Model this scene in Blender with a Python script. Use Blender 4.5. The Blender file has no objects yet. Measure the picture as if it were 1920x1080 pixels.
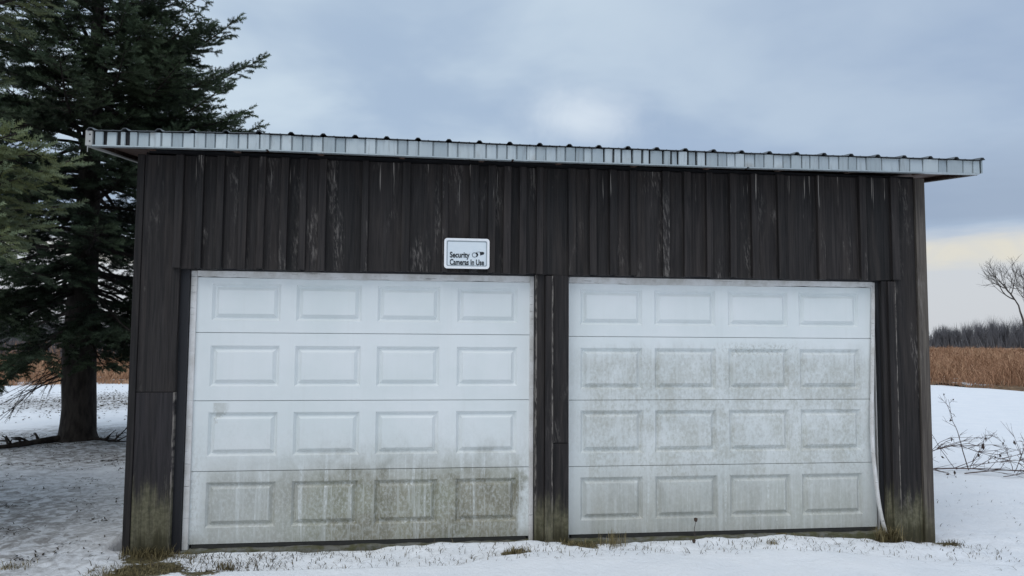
import bpy, math, random
import numpy as np
from mathutils import Matrix, Vector

rnd = random.Random(7)
S = bpy.context.scene
COL = S.collection

# ------------------------------------------------------------------ camera
cam_d = bpy.data.cameras.new('camera')
cam_d.sensor_width = 36.0
cam_d.lens = 1400.0 / 1920.0 * 36.0
cam_d.clip_start = 0.05
cam_d.clip_end = 4000.0
cam = bpy.data.objects.new('camera', cam_d)
COL.objects.link(cam)
CR = Vector((0.9922425, -0.12413626, 0.00670832))
CU = Vector((-0.0150903, -0.06670592, 0.99765856))
CF = Vector((0.12339812, 0.99002046, 0.0680617))
M = Matrix.Identity(4)
for i in range(3):
    M[i][0] = CR[i]; M[i][1] = CU[i]; M[i][2] = -CF[i]
M[0][3], M[1][3], M[2][3] = 1.7912, -6.1795, 1.6153
cam.matrix_world = M
S.camera = cam

# ------------------------------------------------------------------ node helper
class NT:
    def __init__(self, tree):
        self.t = tree; self.t.nodes.clear()
    def n(self, typ, **kw):
        nd = self.t.nodes.new(typ)
        for k, v in kw.items(): setattr(nd, k, v)
        return nd
    def put(self, sock, v):
        if hasattr(v, 'is_output') or isinstance(v, bpy.types.NodeSocket):
            self.t.links.new(v, sock)
        elif v is not None:
            try: sock.default_value = v
            except Exception:
                sock.default_value = (v[0], v[1], v[2], 1.0) if hasattr(v, '__len__') else (v, v, v)
    def math(self, op, a, b=None, c=None, clamp=False):
        nd = self.n('ShaderNodeMath', operation=op, use_clamp=clamp)
        self.put(nd.inputs[0], a)
        if b is not None: self.put(nd.inputs[1], b)
        if c is not None: self.put(nd.inputs[2], c)
        return nd.outputs[0]
    def vmath(self, op, a, b=None, scale=None):
        nd = self.n('ShaderNodeVectorMath', operation=op)
        self.put(nd.inputs[0], a)
        if b is not None: self.put(nd.inputs[1], b)
        if scale is not None: self.put(nd.inputs['Scale'], scale)
        return nd.outputs['Value'] if op in ('DOT_PRODUCT', 'LENGTH') else nd.outputs[0]
    def sep(self, v):
        nd = self.n('ShaderNodeSeparateXYZ'); self.put(nd.inputs[0], v); return nd.outputs
    def comb(self, x, y, z):
        nd = self.n('ShaderNodeCombineXYZ')
        for s, v in zip(nd.inputs, (x, y, z)): self.put(s, v)
        return nd.outputs[0]
    def noise(self, vec, scale=1.0, detail=4.0, rough=0.55, dist=0.0):
        nd = self.n('ShaderNodeTexNoise')
        self.put(nd.inputs['Vector'], vec)
        nd.inputs['Scale'].default_value = scale; nd.inputs['Detail'].default_value = detail
        nd.inputs['Roughness'].default_value = rough; nd.inputs['Distortion'].default_value = dist
        return nd.outputs[0]
    def mr(self, v, a, b, c=0.0, d=1.0, smooth=True):
        nd = self.n('ShaderNodeMapRange', interpolation_type='SMOOTHSTEP' if smooth else 'LINEAR')
        self.put(nd.inputs[0], v)
        for i, q in zip((1, 2, 3, 4), (a, b, c, d)): self.put(nd.inputs[i], q)
        return nd.outputs[0]
    def mix(self, f, a, b, blend='MIX'):
        nd = self.n('ShaderNodeMix', data_type='RGBA', blend_type=blend)
        self.put(nd.inputs[0], f)
        def c4(v): return (v[0], v[1], v[2], 1.0) if isinstance(v, (tuple, list)) else v
        self.put(nd.inputs[6], c4(a)); self.put(nd.inputs[7], c4(b))
        return nd.outputs[2]
    def pos(self):
        return self.n('ShaderNodeNewGeometry').outputs['Position']
    def rand(self):
        return self.n('ShaderNodeObjectInfo').outputs['Random']
    def bump(self, h, strength=0.3, distance=0.01):
        nd = self.n('ShaderNodeBump'); nd.inputs['Strength'].default_value = strength
        nd.inputs['Distance'].default_value = distance
        self.put(nd.inputs['Height'], h); return nd.outputs[0]
    def scalev(self, v, s):
        nd = self.n('ShaderNodeVectorMath', operation='MULTIPLY'); self.put(nd.inputs[0], v)
        nd.inputs[1].default_value = s; return nd.outputs[0]
    def out(self, color, rough=0.7, normal=None, metallic=0.0, spec=0.3, twoside=None):
        p = self.n('ShaderNodeBsdfPrincipled')
        self.put(p.inputs['Base Color'], (color[0], color[1], color[2], 1.0) if isinstance(color, (tuple, list)) else color)
        self.put(p.inputs['Roughness'], rough); self.put(p.inputs['Metallic'], metallic)
        p.inputs['Specular IOR Level'].default_value = spec
        if normal is not None: self.put(p.inputs['Normal'], normal)
        o = self.n('ShaderNodeOutputMaterial')
        self.t.links.new(p.outputs[0], o.inputs[0])
        return p

def newmat(name):
    m = bpy.data.materials.new(name); m.use_nodes = True
    return m, NT(m.node_tree)

# ------------------------------------------------------------------ world: overcast winter sky
SUN_EL, SUN_AZ = math.radians(58), math.radians(-25)      # behind and left of the viewer
W = bpy.data.worlds.new('World'); S.world = W; W.use_nodes = True
t = NT(W.node_tree)
sky = t.n('ShaderNodeTexSky', sky_type='NISHITA')
sky.sun_disc = False; sky.sun_elevation = SUN_EL
sky.sun_rotation = math.pi + SUN_AZ
sky.air_density = 1.0; sky.dust_density = 2.0
D = t.n('ShaderNodeTexCoord').outputs['Generated']
dx, dy, dz = t.sep(D)
el = t.math('MAXIMUM', dz, 0.0)
den = t.math('ADD', el, 0.16)
cp = t.comb(t.math('DIVIDE', dx, den), t.math('DIVIDE', dy, den), 0.0)
n1 = t.noise(t.vmath('ADD', cp, (3.1, 1.7, 0.0)), 0.62, 3.5, 0.48, 0.35)
n2 = t.noise(t.vmath('ADD', cp, (9.3, 4.1, 2.0)), 1.9, 4.0, 0.55, 0.2)
cl = t.math('ADD', t.math('MULTIPLY', n1, 0.64), t.math('MULTIPLY', n2, 0.36))
c = t.mix(t.mr(cl, 0.40, 0.60), (3.35, 4.3, 5.6), (5.1, 6.05, 6.9))
# thin place in the cloud where the light comes through, with ragged outline
pv = t.vmath('SUBTRACT', D, (0.206, 0.9356, 0.2868))
pr = t.vmath('LENGTH', t.vmath('MULTIPLY', pv, (0.8, 0.8, 1.5)))
n3 = t.noise(D, 11.0, 4.0, 0.6, 0.4)
pm = t.mr(t.math('ADD', pr, t.math('MULTIPLY', t.math('SUBTRACT', n3, 0.5), 0.085)), 0.088, 0.0)
c = t.mix(t.math('MULTIPLY', pm, 0.9), c, (6.6, 7.3, 7.9))
# the deck is thicker and bluer toward +x
c = t.mix(t.mr(dx, -0.10, 0.65, 0.0, 0.50), c, (2.5, 3.3, 4.8))
# lower clouds: a darker slate bank, then the clearer pale strip along the horizon
nb = t.noise(t.comb(t.math('MULTIPLY', dx, 1.6), t.math('MULTIPLY', dy, 1.6), t.math('MULTIPLY', dz, 9.0)), 2.2, 5.0, 0.55)
elw = t.math('ADD', el, t.math('MULTIPLY', t.math('SUBTRACT', nb, 0.5), 0.075))
bank = t.math('MULTIPLY', t.mr(elw, 0.115, 0.15), t.mr(elw, 0.26, 0.17))
c = t.mix(t.math('MULTIPLY', bank, 0.75), c, (2.55, 3.2, 4.3))
low = t.mr(elw, 0.135, 0.102)
c = t.mix(low, c, (5.2, 5.45, 5.8))
warm = t.math('MULTIPLY', t.mr(elw, 0.078, 0.095), t.mr(elw, 0.122, 0.100))
c = t.mix(t.math('MULTIPLY', t.math('MULTIPLY', warm, t.mr(n3, 0.38, 0.62, 0.35, 1.0)), 0.95), c, (6.4, 6.1, 5.25))
col = t.mix(0.93, sky.outputs[0], c)
bg = t.n('ShaderNodeBackground'); t.put(bg.inputs[0], col); bg.inputs[1].default_value = 0.122
wo = t.n('ShaderNodeOutputWorld'); W.node_tree.links.new(bg.outputs[0], wo.inputs[0])

sun_d = bpy.data.lights.new('sun', 'SUN'); sun_d.energy = 1.3; sun_d.angle = math.radians(50)
sun_d.color = (1.0, 0.97, 0.93)
sun = bpy.data.objects.new('sun', sun_d); COL.objects.link(sun)
sdir = Vector((math.cos(SUN_EL) * math.sin(SUN_AZ), -math.cos(SUN_EL) * math.cos(SUN_AZ), math.sin(SUN_EL)))
sun.rotation_euler = sdir.to_track_quat('Z', 'Y').to_euler()
sun.location = sdir * 50

S.view_settings.view_transform = 'Standard'; S.view_settings.look = 'None'
S.view_settings.exposure = 0.0; S.view_settings.gamma = 1.0
S.view_settings.use_curve_mapping = False

# ------------------------------------------------------------------ mesh helpers
def link(o, parent=None, label=None, cat=None, group=None, kind=None):
    COL.objects.link(o)
    if parent is not None: o.parent = parent
    if label: o['label'] = label
    if cat: o['category'] = cat
    if group: o['group'] = group
    if kind: o['kind'] = kind
    return o

def empty(name, loc, label, cat, group=None):
    o = bpy.data.objects.new(name, None); o.location = loc; o.empty_display_size = 0.2
    return link(o, None, label, cat, group)

def mesh(name, v, f, mat, smooth=False, tint=None):
    me = bpy.data.meshes.new(name)
    v = np.asarray(v, dtype=np.float32).reshape(-1, 3)
    if isinstance(f, np.ndarray):
        k = f.shape[1]; nf = len(f)
        me.vertices.add(len(v)); me.vertices.foreach_set('co', v.ravel())
        me.loops.add(nf * k); me.loops.foreach_set('vertex_index', f.astype(np.int32).ravel())
        me.polygons.add(nf); me.polygons.foreach_set('loop_start', np.arange(0, nf * k, k, dtype=np.int32))
    else:
        me.from_pydata([tuple(map(float, p)) for p in v], [], f)
    if tint is not None:
        a = me.attributes.new('tint', 'FLOAT', 'POINT'); a.data.foreach_set('value', np.asarray(tint, dtype=np.float32))
    if smooth:
        me.polygons.foreach_set('use_smooth', np.ones(len(me.polygons), dtype=bool))
    me.update(calc_edges=True); me.validate()
    if mat: me.materials.append(mat)
    return me

def obj(name, v, f, mat, parent=None, smooth=False, tint=None, **kw):
    o = bpy.data.objects.new(name, mesh(name, v, f, mat, smooth, tint))
    return link(o, parent, **kw)

BOXF = [(0, 3, 2, 1), (4, 5, 6, 7), (0, 1, 5, 4), (1, 2, 6, 5), (2, 3, 7, 6), (3, 0, 4, 7)]
def boxv(x0, x1, y0, y1, z0, z1):
    return [(x0, y0, z0), (x1, y0, z0), (x1, y1, z0), (x0, y1, z0), (x0, y0, z1), (x1, y0, z1), (x1, y1, z1), (x0, y1, z1)]

def cbox(x0, x1, y0, y1, z0, z1, b=0.003):
    """box with its four front (-y) edges chamfered"""
    v = [(x0, y1, z0), (x1, y1, z0), (x1, y1, z1), (x0, y1, z1),
         (x0, y0 + b, z0), (x1, y0 + b, z0), (x1, y0 + b, z1), (x0, y0 + b, z1),
         (x0 + b, y0, z0 + b), (x1 - b, y0, z0 + b), (x1 - b, y0, z1 - b), (x0 + b, y0, z1 - b)]
    f = [(0, 3, 2, 1)] + [(i, (i + 1) % 4, 4 + (i + 1) % 4, 4 + i) for i in range(4)]
    f += [(4 + i, 4 + (i + 1) % 4, 8 + (i + 1) % 4, 8 + i) for i in range(4)] + [(8, 9, 10, 11)]
    f = [tuple(reversed(q)) if k == 99 else q for k, q in enumerate(f)]
    return v, f

def join(parts):
    V = []; F = []
    for v, f in parts:
        o = len(V); V += [tuple(p) for p in v]; F += [tuple(i + o for i in q) for q in f]
    return V, F

def tubes(paths, sides=6):
    """paths: list of (points Nx3, radii N) -> verts, quads"""
    V = []; F = []; base = 0
    ang = np.arange(sides) * 2 * math.pi / sides
    ca, sa = np.cos(ang), np.sin(ang)
    for P, r in paths:
        P = np.asarray(P, float); r = np.asarray(r, float); n = len(P)
        T = np.gradient(P, axis=0); T /= np.linalg.norm(T, axis=1, keepdims=True) + 1e-9
        ref = np.array([0, 0, 1.0]) if abs(T[0, 2]) < 0.8 else np.array([1.0, 0, 0])
        A = np.cross(T, ref); A /= np.linalg.norm(A, axis=1, keepdims=True) + 1e-9
        B = np.cross(T, A)
        ring = P[:, None, :] + r[:, None, None] * (ca[None, :, None] * A[:, None, :] + sa[None, :, None] * B[:, None, :])
        V.append(ring.reshape(-1, 3))
        i = np.arange(n - 1)[:, None] * sides; j = np.arange(sides)[None, :]; j2 = (j + 1) % sides
        q = np.stack([i + j, i + j2, i + sides + j2, i + sides + j], -1).reshape(-1, 4) + base
        F.append(q); base += n * sides
    return np.concatenate(V), np.concatenate(F)

def vnoise(x, y, seed=0):
    x = np.asarray(x, float); y = np.asarray(y, float)
    xi = np.floor(x).astype(np.int64); yi = np.floor(y).astype(np.int64)
    u = x - xi; v = y - yi; u = u * u * (3 - 2 * u); v = v * v * (3 - 2 * v)
    def h(a, b):
        k = (a * 374761393 + b * 668265263 + seed * 974711) & 0x7fffffff
        k = ((k ^ (k >> 13)) * 1274126177) & 0x7fffffff
        return ((k ^ (k >> 16)) & 0xffff) / 65535.0
    return (h(xi, yi) * (1 - u) + h(xi + 1, yi) * u) * (1 - v) + (h(xi, yi + 1) * (1 - u) + h(xi + 1, yi + 1) * u) * v
def fbm(x, y, seed=0, oct=4):
    s = 0.0; a = 0.5; f = 1.0
    for k in range(oct):
        s = s + a * (vnoise(np.asarray(x) * f, np.asarray(y) * f, seed + k) - 0.5); a *= 0.5; f *= 2.03
    return s
def sstep(x, a, b):
    q = np.clip((np.asarray(x, float) - a) / (b - a), 0, 1); return q * q * (3 - 2 * q)

# ------------------------------------------------------------------ materials
def wood_mat(name, moss_top=0.3, drips=True, lo=(0.0084, 0.0077, 0.008), hi=(0.025, 0.0222, 0.0216), worn=(0.19, 0.17, 0.155), edges=()):
    m, t = newmat(name)
    P = t.pos(); R_ = t.rand(); x, y, z = t.sep(P)
    off = t.comb(t.math('MULTIPLY', R_, 37.0), 0.0, t.math('MULTIPLY', R_, 91.0))
    Q = t.vmath('ADD', P, off)
    g1 = t.noise(t.scalev(Q, (46, 46, 1.6)), 1.0, 5, 0.65, 0.8)
    g2 = t.noise(t.scalev(Q, (9, 9, 0.9)), 1.0, 4, 0.6, 0.5)
    base = t.mix(t.mr(g1, 0.3, 0.72), lo, hi)
    base = t.mix(t.mr(R_, 0, 1, 0.0, 0.55, False), base, t.mix(1.0, base, (2.5, 2.3, 2.2), 'MULTIPLY'))
    base = t.mix(t.math('MULTIPLY', t.mr(g2, 0.48, 0.72), 0.45), base, (0.062, 0.052, 0.047))
    # worn, bleached streaks and saw marks where the stain has weathered away
    w1 = t.noise(t.scalev(Q, (5.0, 5.0, 1.1)), 1.0, 5, 0.6, 0.3)
    w2 = t.noise(t.vmath('ADD', t.scalev(Q, (60, 60, 14)), t.comb(0, 0, t.math('MULTIPLY', x, 30.0))), 1.0, 4, 0.7)
    wm = t.math('MULTIPLY', t.mr(w1, 0.555, 0.70), t.mr(w2, 0.45, 0.66))
    base = t.mix(t.math('MULTIPLY', wm, 0.75), base, worn)
    for ex in edges:      # stain chipped off along a board's arris
        en = t.noise(t.comb(t.math('MULTIPLY', x, 60.0), 0.0, t.math('MULTIPLY', z, 9.0)), 1.0, 5, 0.7, 0.3)
        em = t.math('MULTIPLY', t.mr(t.math('ABSOLUTE', t.math('SUBTRACT', x, ex)), 0.011, 0.003), t.mr(en, 0.42, 0.58))
        base = t.mix(t.math('MULTIPLY', em, 0.8), base, (0.24, 0.215, 0.19))
    if drips:
        d1 = t.noise(t.comb(t.math('MULTIPLY', x, 34.0), 0.0, t.math('MULTIPLY', z, 0.9)), 1.0, 3, 0.6, 0.15)
        d2 = t.noise(t.comb(t.math('MULTIPLY', x, 16.0), 5.0, t.math('MULTIPLY', z, 5.5)), 1.0, 2, 0.5)
        dm = t.math('MULTIPLY', t.mr(d1, 0.635, 0.69), t.mr(t.math('ADD', z, t.math('MULTIPLY', d2, 0.55)), 3.02, 3.16))
        base = t.mix(t.math('MULTIPLY', dm, 0.8), base, (0.33, 0.30, 0.27))
    ns = t.math('ADD', t.math('MULTIPLY', t.noise(t.scalev(P, (10, 10, 2.0)), 1.0, 4, 0.6, 0.3), 0.6), t.math('MULTIPLY', t.noise(t.scalev(P, (75, 75, 3.0)), 1.0, 4, 0.7, 0.2), 0.4))
    ns2 = t.noise(P, 30.0, 4, 0.6)
    mh = t.math('ADD', z, t.math('MULTIPLY', t.math('SUBTRACT', ns, 0.5), 0.95))
    mm = t.math('MULTIPLY', t.mr(mh, moss_top + 0.17, moss_top - 0.08), t.mr(g1, 0.3, 0.6, 0.55, 1.0))
    mosc = t.mix(t.mr(ns2, 0.35, 0.65), (0.105, 0.10, 0.058), (0.18, 0.165, 0.105))
    mosc = t.mix(t.mr(mh, 0.16, -0.05), mosc, (0.055, 0.05, 0.024))
    base = t.mix(t.math('MULTIPLY', mm, 0.85), base, mosc)
    nb = t.bump(t.math('ADD', g1, t.math('MULTIPLY', w2, 0.4)), 0.45, 0.004)
    t.out(base, t.mr(g2, 0.3, 0.7, 0.62, 0.85), nb, spec=0.25)
    return m
M_WOOD = wood_mat('dark_stained_boards', -0.5)
M_POST = wood_mat('dark_stained_posts_mossy', 0.21, False, (0.0095, 0.0088, 0.009), (0.029, 0.025, 0.0245), edges=(2.886, 2.752, 5.928))
M_POSTL = wood_mat('dark_stained_corner_mossy', 0.36, False, (0.009, 0.0088, 0.0095), (0.022, 0.020, 0.022), edges=(-0.071,))
M_GREYW = wood_mat('weathered_corner_board', 0.10, False, (0.035, 0.031, 0.028), (0.085, 0.077, 0.067))
M_SOFF = wood_mat('rough_brown_soffit', -1, False, (0.05, 0.03, 0.024), (0.10, 0.065, 0.05), (0.2, 0.16, 0.13))
m, t = newmat('black_jamb_paint'); M_JAMB = m
P = t.pos(); g = t.noise(t.scalev(P, (30, 30, 2)), 1.0, 4, 0.6)
t.out(t.mix(g, (0.012, 0.012, 0.014), (0.026, 0.026, 0.03)), 0.6, t.bump(g, 0.2, 0.003))

def door_mat(name, left):
    m, t = newmat(name)
    P = t.pos(); x, y, z = t.sep(P)
    big = t.noise(P, 1.7, 4, 0.55)
    blot = t.noise(t.scalev(P, (5.0, 5.0, 3.6)), 1.0, 9, 0.72, 0.25)
    fine = t.noise(t.scalev(P, (42, 42, 26)), 1.0, 6, 0.72, 0.1)
    streak = t.noise(t.scalev(P, (21, 21, 0.8)), 1.0, 5, 0.62, 0.2)
    speck = t.noise(t.scalev(P, (60, 60, 42)), 1.0, 3, 0.6)
    white = t.mix(t.mr(big, 0.3, 0.7), (0.70, 0.74, 0.735), (0.765, 0.79, 0.79))
    white = t.mix(t.math('MULTIPLY', t.mr(streak, 0.5, 0.75), 0.10), white, (0.55, 0.56, 0.53))
    dirtc = t.mix(t.mr(blot, 0.3, 0.7), (0.18, 0.168, 0.118), (0.30, 0.282, 0.215))
    green = (0.30, 0.315, 0.235)
    jit = t.math('MULTIPLY', t.math('SUBTRACT', blot, 0.5), 1.0)
    jits = t.math('MULTIPLY', t.math('SUBTRACT', streak, 0.5), 0.5)
    if left:
        ze = t.math('ADD', z, t.math('ADD', t.math('MULTIPLY', jit, 0.6), t.math('ADD', t.math('MULTIPLY', jits, 0.10), t.math('MULTIPLY', t.math('SUBTRACT', fine, 0.5), 0.35))))
        xr = t.math('ADD', x, t.math('MULTIPLY', jit, 0.35))
        dens = t.mr(xr, 0.35, 1.3, 0.58, 1.0)
        m1 = t.math('MULTIPLY', t.math('MULTIPLY', t.mr(ze, 0.88, 0.42), t.mr(z, 0.570, 0.558, 0.78, 1.0)), t.mr(xr, 2.70, 2.60))
        m1 = t.math('MULTIPLY', m1, t.mr(x, 0.06, 0.22))
        m1 = t.math('MULTIPLY', m1, dens)
        clean = t.math('MULTIPLY', t.mr(streak, 0.52, 0.66), t.mr(fine, 0.38, 0.6))
        m1 = t.math('MULTIPLY', m1, t.math('SUBTRACT', 1.0, t.math('MULTIPLY', clean, 0.75)))
        m2 = t.math('MULTIPLY', t.mr(ze, 1.05, 0.45), 0.30)
        m2 = t.math('MULTIPLY', m2, t.mr(fine, 0.38, 0.62))
        st = t.math('MULTIPLY', t.math('MULTIPLY', t.mr(x, 0.19, 0.205), t.mr(x, 0.335, 0.27)), t.math('MULTIPLY', t.mr(ze, 1.0, 1.03), t.mr(z, 1.10, 1.093)))
        bottom = t.math('MULTIPLY', t.mr(t.math('ADD', z, t.math('MULTIPLY', jit, 0.12)), 0.14, 0.02), 0.55)
        mask = t.math('MAXIMUM', t.math('MAXIMUM', m1, m2), t.math('MAXIMUM', t.math('MULTIPLY', st, 0.35), bottom))
        mask = t.math('MULTIPLY', mask, t.mr(fine, 0.25, 0.62, 0.5, 1.0))
    else:
        ze = t.math('ADD', z, t.math('ADD', t.math('MULTIPLY', jit, 0.55), t.math('MULTIPLY', jits, 0.4)))
        m1 = t.math('MULTIPLY', t.mr(ze, 1.62, 1.40), t.mr(t.math('ADD', t.math('MULTIPLY', blot, 0.6), t.math('MULTIPLY', fine, 0.4)), 0.38, 0.62, 0.14, 0.60))
        m2 = t.math('MULTIPLY', t.mr(ze, 0.85, 0.2), t.mr(streak, 0.25, 0.65, 0.46, 0.74))
        xm = t.math('MULTIPLY', t.mr(x, 3.08, 3.3, 0.35, 1.0), t.mr(x, 5.78, 5.6, 0.45, 1.0))
        mask = t.math('MULTIPLY', t.math('MAXIMUM', m1, m2), xm)
        clean = t.math('MULTIPLY', t.mr(streak, 0.54, 0.66), t.mr(fine, 0.4, 0.6))
        mask = t.math('MULTIPLY', mask, t.math('SUBTRACT', 1.0, t.math('MULTIPLY', clean, 0.6)))
        gp = t.math('MULTIPLY', t.math('MULTIPLY', t.mr(x, 4.2, 4.5), t.mr(x, 5.3, 4.9)), t.math('MULTIPLY', t.mr(z, 1.42, 1.50), t.mr(z, 1.62, 1.55)))
        mask = t.math('MAXIMUM', mask, t.math('MULTIPLY', gp, t.mr(fine, 0.4, 0.7, 0.0, 0.6)))
        mask = t.math('MULTIPLY', mask, t.mr(fine, 0.2, 0.7, 0.7, 1.0))
    dirtc = t.mix(t.mr(big, 0.45, 0.65, 0.0, 0.5), dirtc, green)
    colr = t.mix(mask, white, dirtc)
    if left:
        colr = t.mix(t.math('MULTIPLY', t.mr(speck, 0.66, 0.72), t.math('MULTIPLY', mask, 0.6)), colr, (0.66, 0.68, 0.66))
    t.out(colr, t.mr(mask, 0, 1, 0.42, 0.75), t.bump(t.math('ADD', fine, big), 0.06, 0.004), spec=0.35)
    return m
M_DOORL = door_mat('white_door_heavy_mildew', True)
M_DOORR = door_mat('white_door_light_mildew', False)

m, t = newmat('aged_white_trim'); M_TRIM = m
P = t.pos(); g = t.noise(t.scalev(P, (8, 20, 6)), 1.0, 5, 0.65); g2 = t.noise(t.scalev(P, (5, 60, 60)), 1.0, 4, 0.7)
cc = t.mix(t.mr(g, 0.35, 0.7), (0.72, 0.71, 0.70), (0.54, 0.52, 0.49))
cc = t.mix(t.math('MULTIPLY', t.mr(g2, 0.6, 0.68), 0.6), cc, (0.09, 0.085, 0.075))
t.out(cc, 0.55, t.bump(g, 0.15, 0.003))

m, t = newmat('galvanized_fascia'); M_FASC = m
P = t.pos(); R_ = t.rand(); x, y, z = t.sep(P)
g = t.noise(t.scalev(P, (40, 10, 4)), 1.0, 4, 0.6); g2 = t.noise(t.vmath('ADD', P, t.comb(t.math('MULTIPLY', R_, 50.0), 0, 0)), 5.0, 3, 0.5)
cc = t.mix(R_, (0.36, 0.41, 0.43), (0.55, 0.60, 0.615))
cc = t.mix(t.math('MULTIPLY', t.mr(g, 0.5, 0.75), 0.5), cc, (0.25, 0.26, 0.26))
cc = t.mix(t.math('MULTIPLY', t.mr(g2, 0.62, 0.75), 0.35), cc, (0.22, 0.17, 0.12))
t.out(cc, t.mr(g2, 0.3, 0.7, 0.32, 0.5), t.bump(g, 0.12, 0.003), metallic=0.55, spec=0.5)

m, t = newmat('roof_steel'); M_ROOF = m
P = t.pos(); g = t.noise(P, 6, 4, 0.6)
t.out(t.mix(g, (0.10, 0.11, 0.12), (0.2, 0.21, 0.22)), 0.45, None, metallic=0.6)
m, t = newmat('light_trim_lip'); M_LIP = m
P = t.pos(); g = t.noise(P, 14, 4, 0.6)
t.out(t.mix(g, (0.5, 0.5, 0.48), (0.3, 0.29, 0.27)), 0.5)
m, t = newmat('dark_rubber'); M_RUB = m
g = t.noise(t.pos(), 25, 4, 0.6); t.out(t.mix(g, (0.02, 0.02, 0.02), (0.05, 0.05, 0.045)), 0.8)
m, t = newmat('mossy_concrete'); M_CONC = m
P = t.pos(); g = t.noise(P, 9, 6, 0.65); g2 = t.noise(P, 40, 4, 0.6)
cc = t.mix(t.mr(g, 0.4, 0.62), (0.10, 0.10, 0.05), (0.20, 0.20, 0.18)); cc = t.mix(t.math('MULTIPLY', g2, 0.5), cc, (0.05, 0.045, 0.03))
t.out(cc, 0.9, t.bump(g2, 0.5, 0.01))

def plain(name, c0, c1, sc=20.0, rough=0.7, st=(1, 1, 1), bump=0.0):
    m, t = newmat(name); g = t.noise(t.scalev(t.pos(), st), sc, 4, 0.6)
    t.out(t.mix(t.mr(g, 0.3, 0.7), c0, c1), rough, t.bump(g, bump, 0.01) if bump else None); return m
M_SIGN = plain('sign_white', (0.70, 0.76, 0.80), (0.74, 0.79, 0.82), 30, 0.4)
M_SIGNE = plain('sign_edge_white', (0.84, 0.85, 0.86), (0.88, 0.88, 0.89), 30, 0.35)
M_SIGNL = plain('sign_grey_line', (0.33, 0.37, 0.40), (0.40, 0.44, 0.46), 30, 0.5)
M_INK = plain('sign_black_ink', (0.012, 0.016, 0.02), (0.02, 0.025, 0.03), 30, 0.5)
M_BARK = plain('spruce_bark', (0.018, 0.014, 0.012), (0.055, 0.045, 0.038), 1.0, 0.9, (14, 14, 4), 0.8)
M_TWIG = plain('bare_twig_bark', (0.05, 0.04, 0.036), (0.11, 0.09, 0.08), 8, 0.85)
M_BRUSH = plain('brush_twig_bark', (0.05, 0.032, 0.03), (0.12, 0.08, 0.07), 12, 0.8)
M_LEAF = plain('dead_leaf', (0.035, 0.022, 0.016), (0.08, 0.05, 0.035), 40, 0.8)
M_WOODS = plain('far_woods_bark', (0.095, 0.095, 0.105), (0.165, 0.16, 0.17), 0.35, 0.95, (1, 1, 0.3))
M_BTREE = plain('bare_tree_bark', (0.07, 0.062, 0.058), (0.12, 0.11, 0.10), 3, 0.9)

def tint_mat(name, stops, rough=0.65, nscale=0.0, trans=0.0):
    m, t = newmat(name)
    a = t.n('ShaderNodeAttribute', attribute_name='tint').outputs['Fac']
    r = t.n('ShaderNodeValToRGB'); t.put(r.inputs[0], a)
    e = r.color_ramp.elements
    while len(e) < len(stops): e.new(0.5)
    for k, (p, c3) in enumerate(stops): e[k].position = p; e[k].color = (*c3, 1)
    cc = r.outputs[0]
    if nscale: 
        g = t.noise(t.pos(), nscale, 3, 0.5); cc = t.mix(t.mr(g, 0.35, 0.7, 0, 0.5), cc, t.mix(1.0, cc, (1.7, 1.6, 1.35), 'MULTIPLY'))
    t.out(cc, rough, spec=0.25); return m
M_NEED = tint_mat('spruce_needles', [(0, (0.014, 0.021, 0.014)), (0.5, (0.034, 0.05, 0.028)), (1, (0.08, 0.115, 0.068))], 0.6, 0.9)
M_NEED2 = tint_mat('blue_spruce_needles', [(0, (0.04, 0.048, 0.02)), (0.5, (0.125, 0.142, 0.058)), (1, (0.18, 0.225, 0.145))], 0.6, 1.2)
M_GRASS = tint_mat('dead_meadow_grass', [(0, (0.16, 0.082, 0.05)), (0.5, (0.37, 0.205, 0.12)), (1, (0.58, 0.39, 0.25))], 0.85)
M_TUFT = tint_mat('dead_lawn_grass', [(0, (0.05, 0.04, 0.02)), (0.5, (0.15, 0.12, 0.055)), (1, (0.34, 0.28, 0.15))], 0.85)
M_LITT = tint_mat('needle_and_twig_litter', [(0, (0.03, 0.024, 0.018)), (0.6, (0.07, 0.058, 0.04)), (1, (0.16, 0.13, 0.08))], 0.9)

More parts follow.
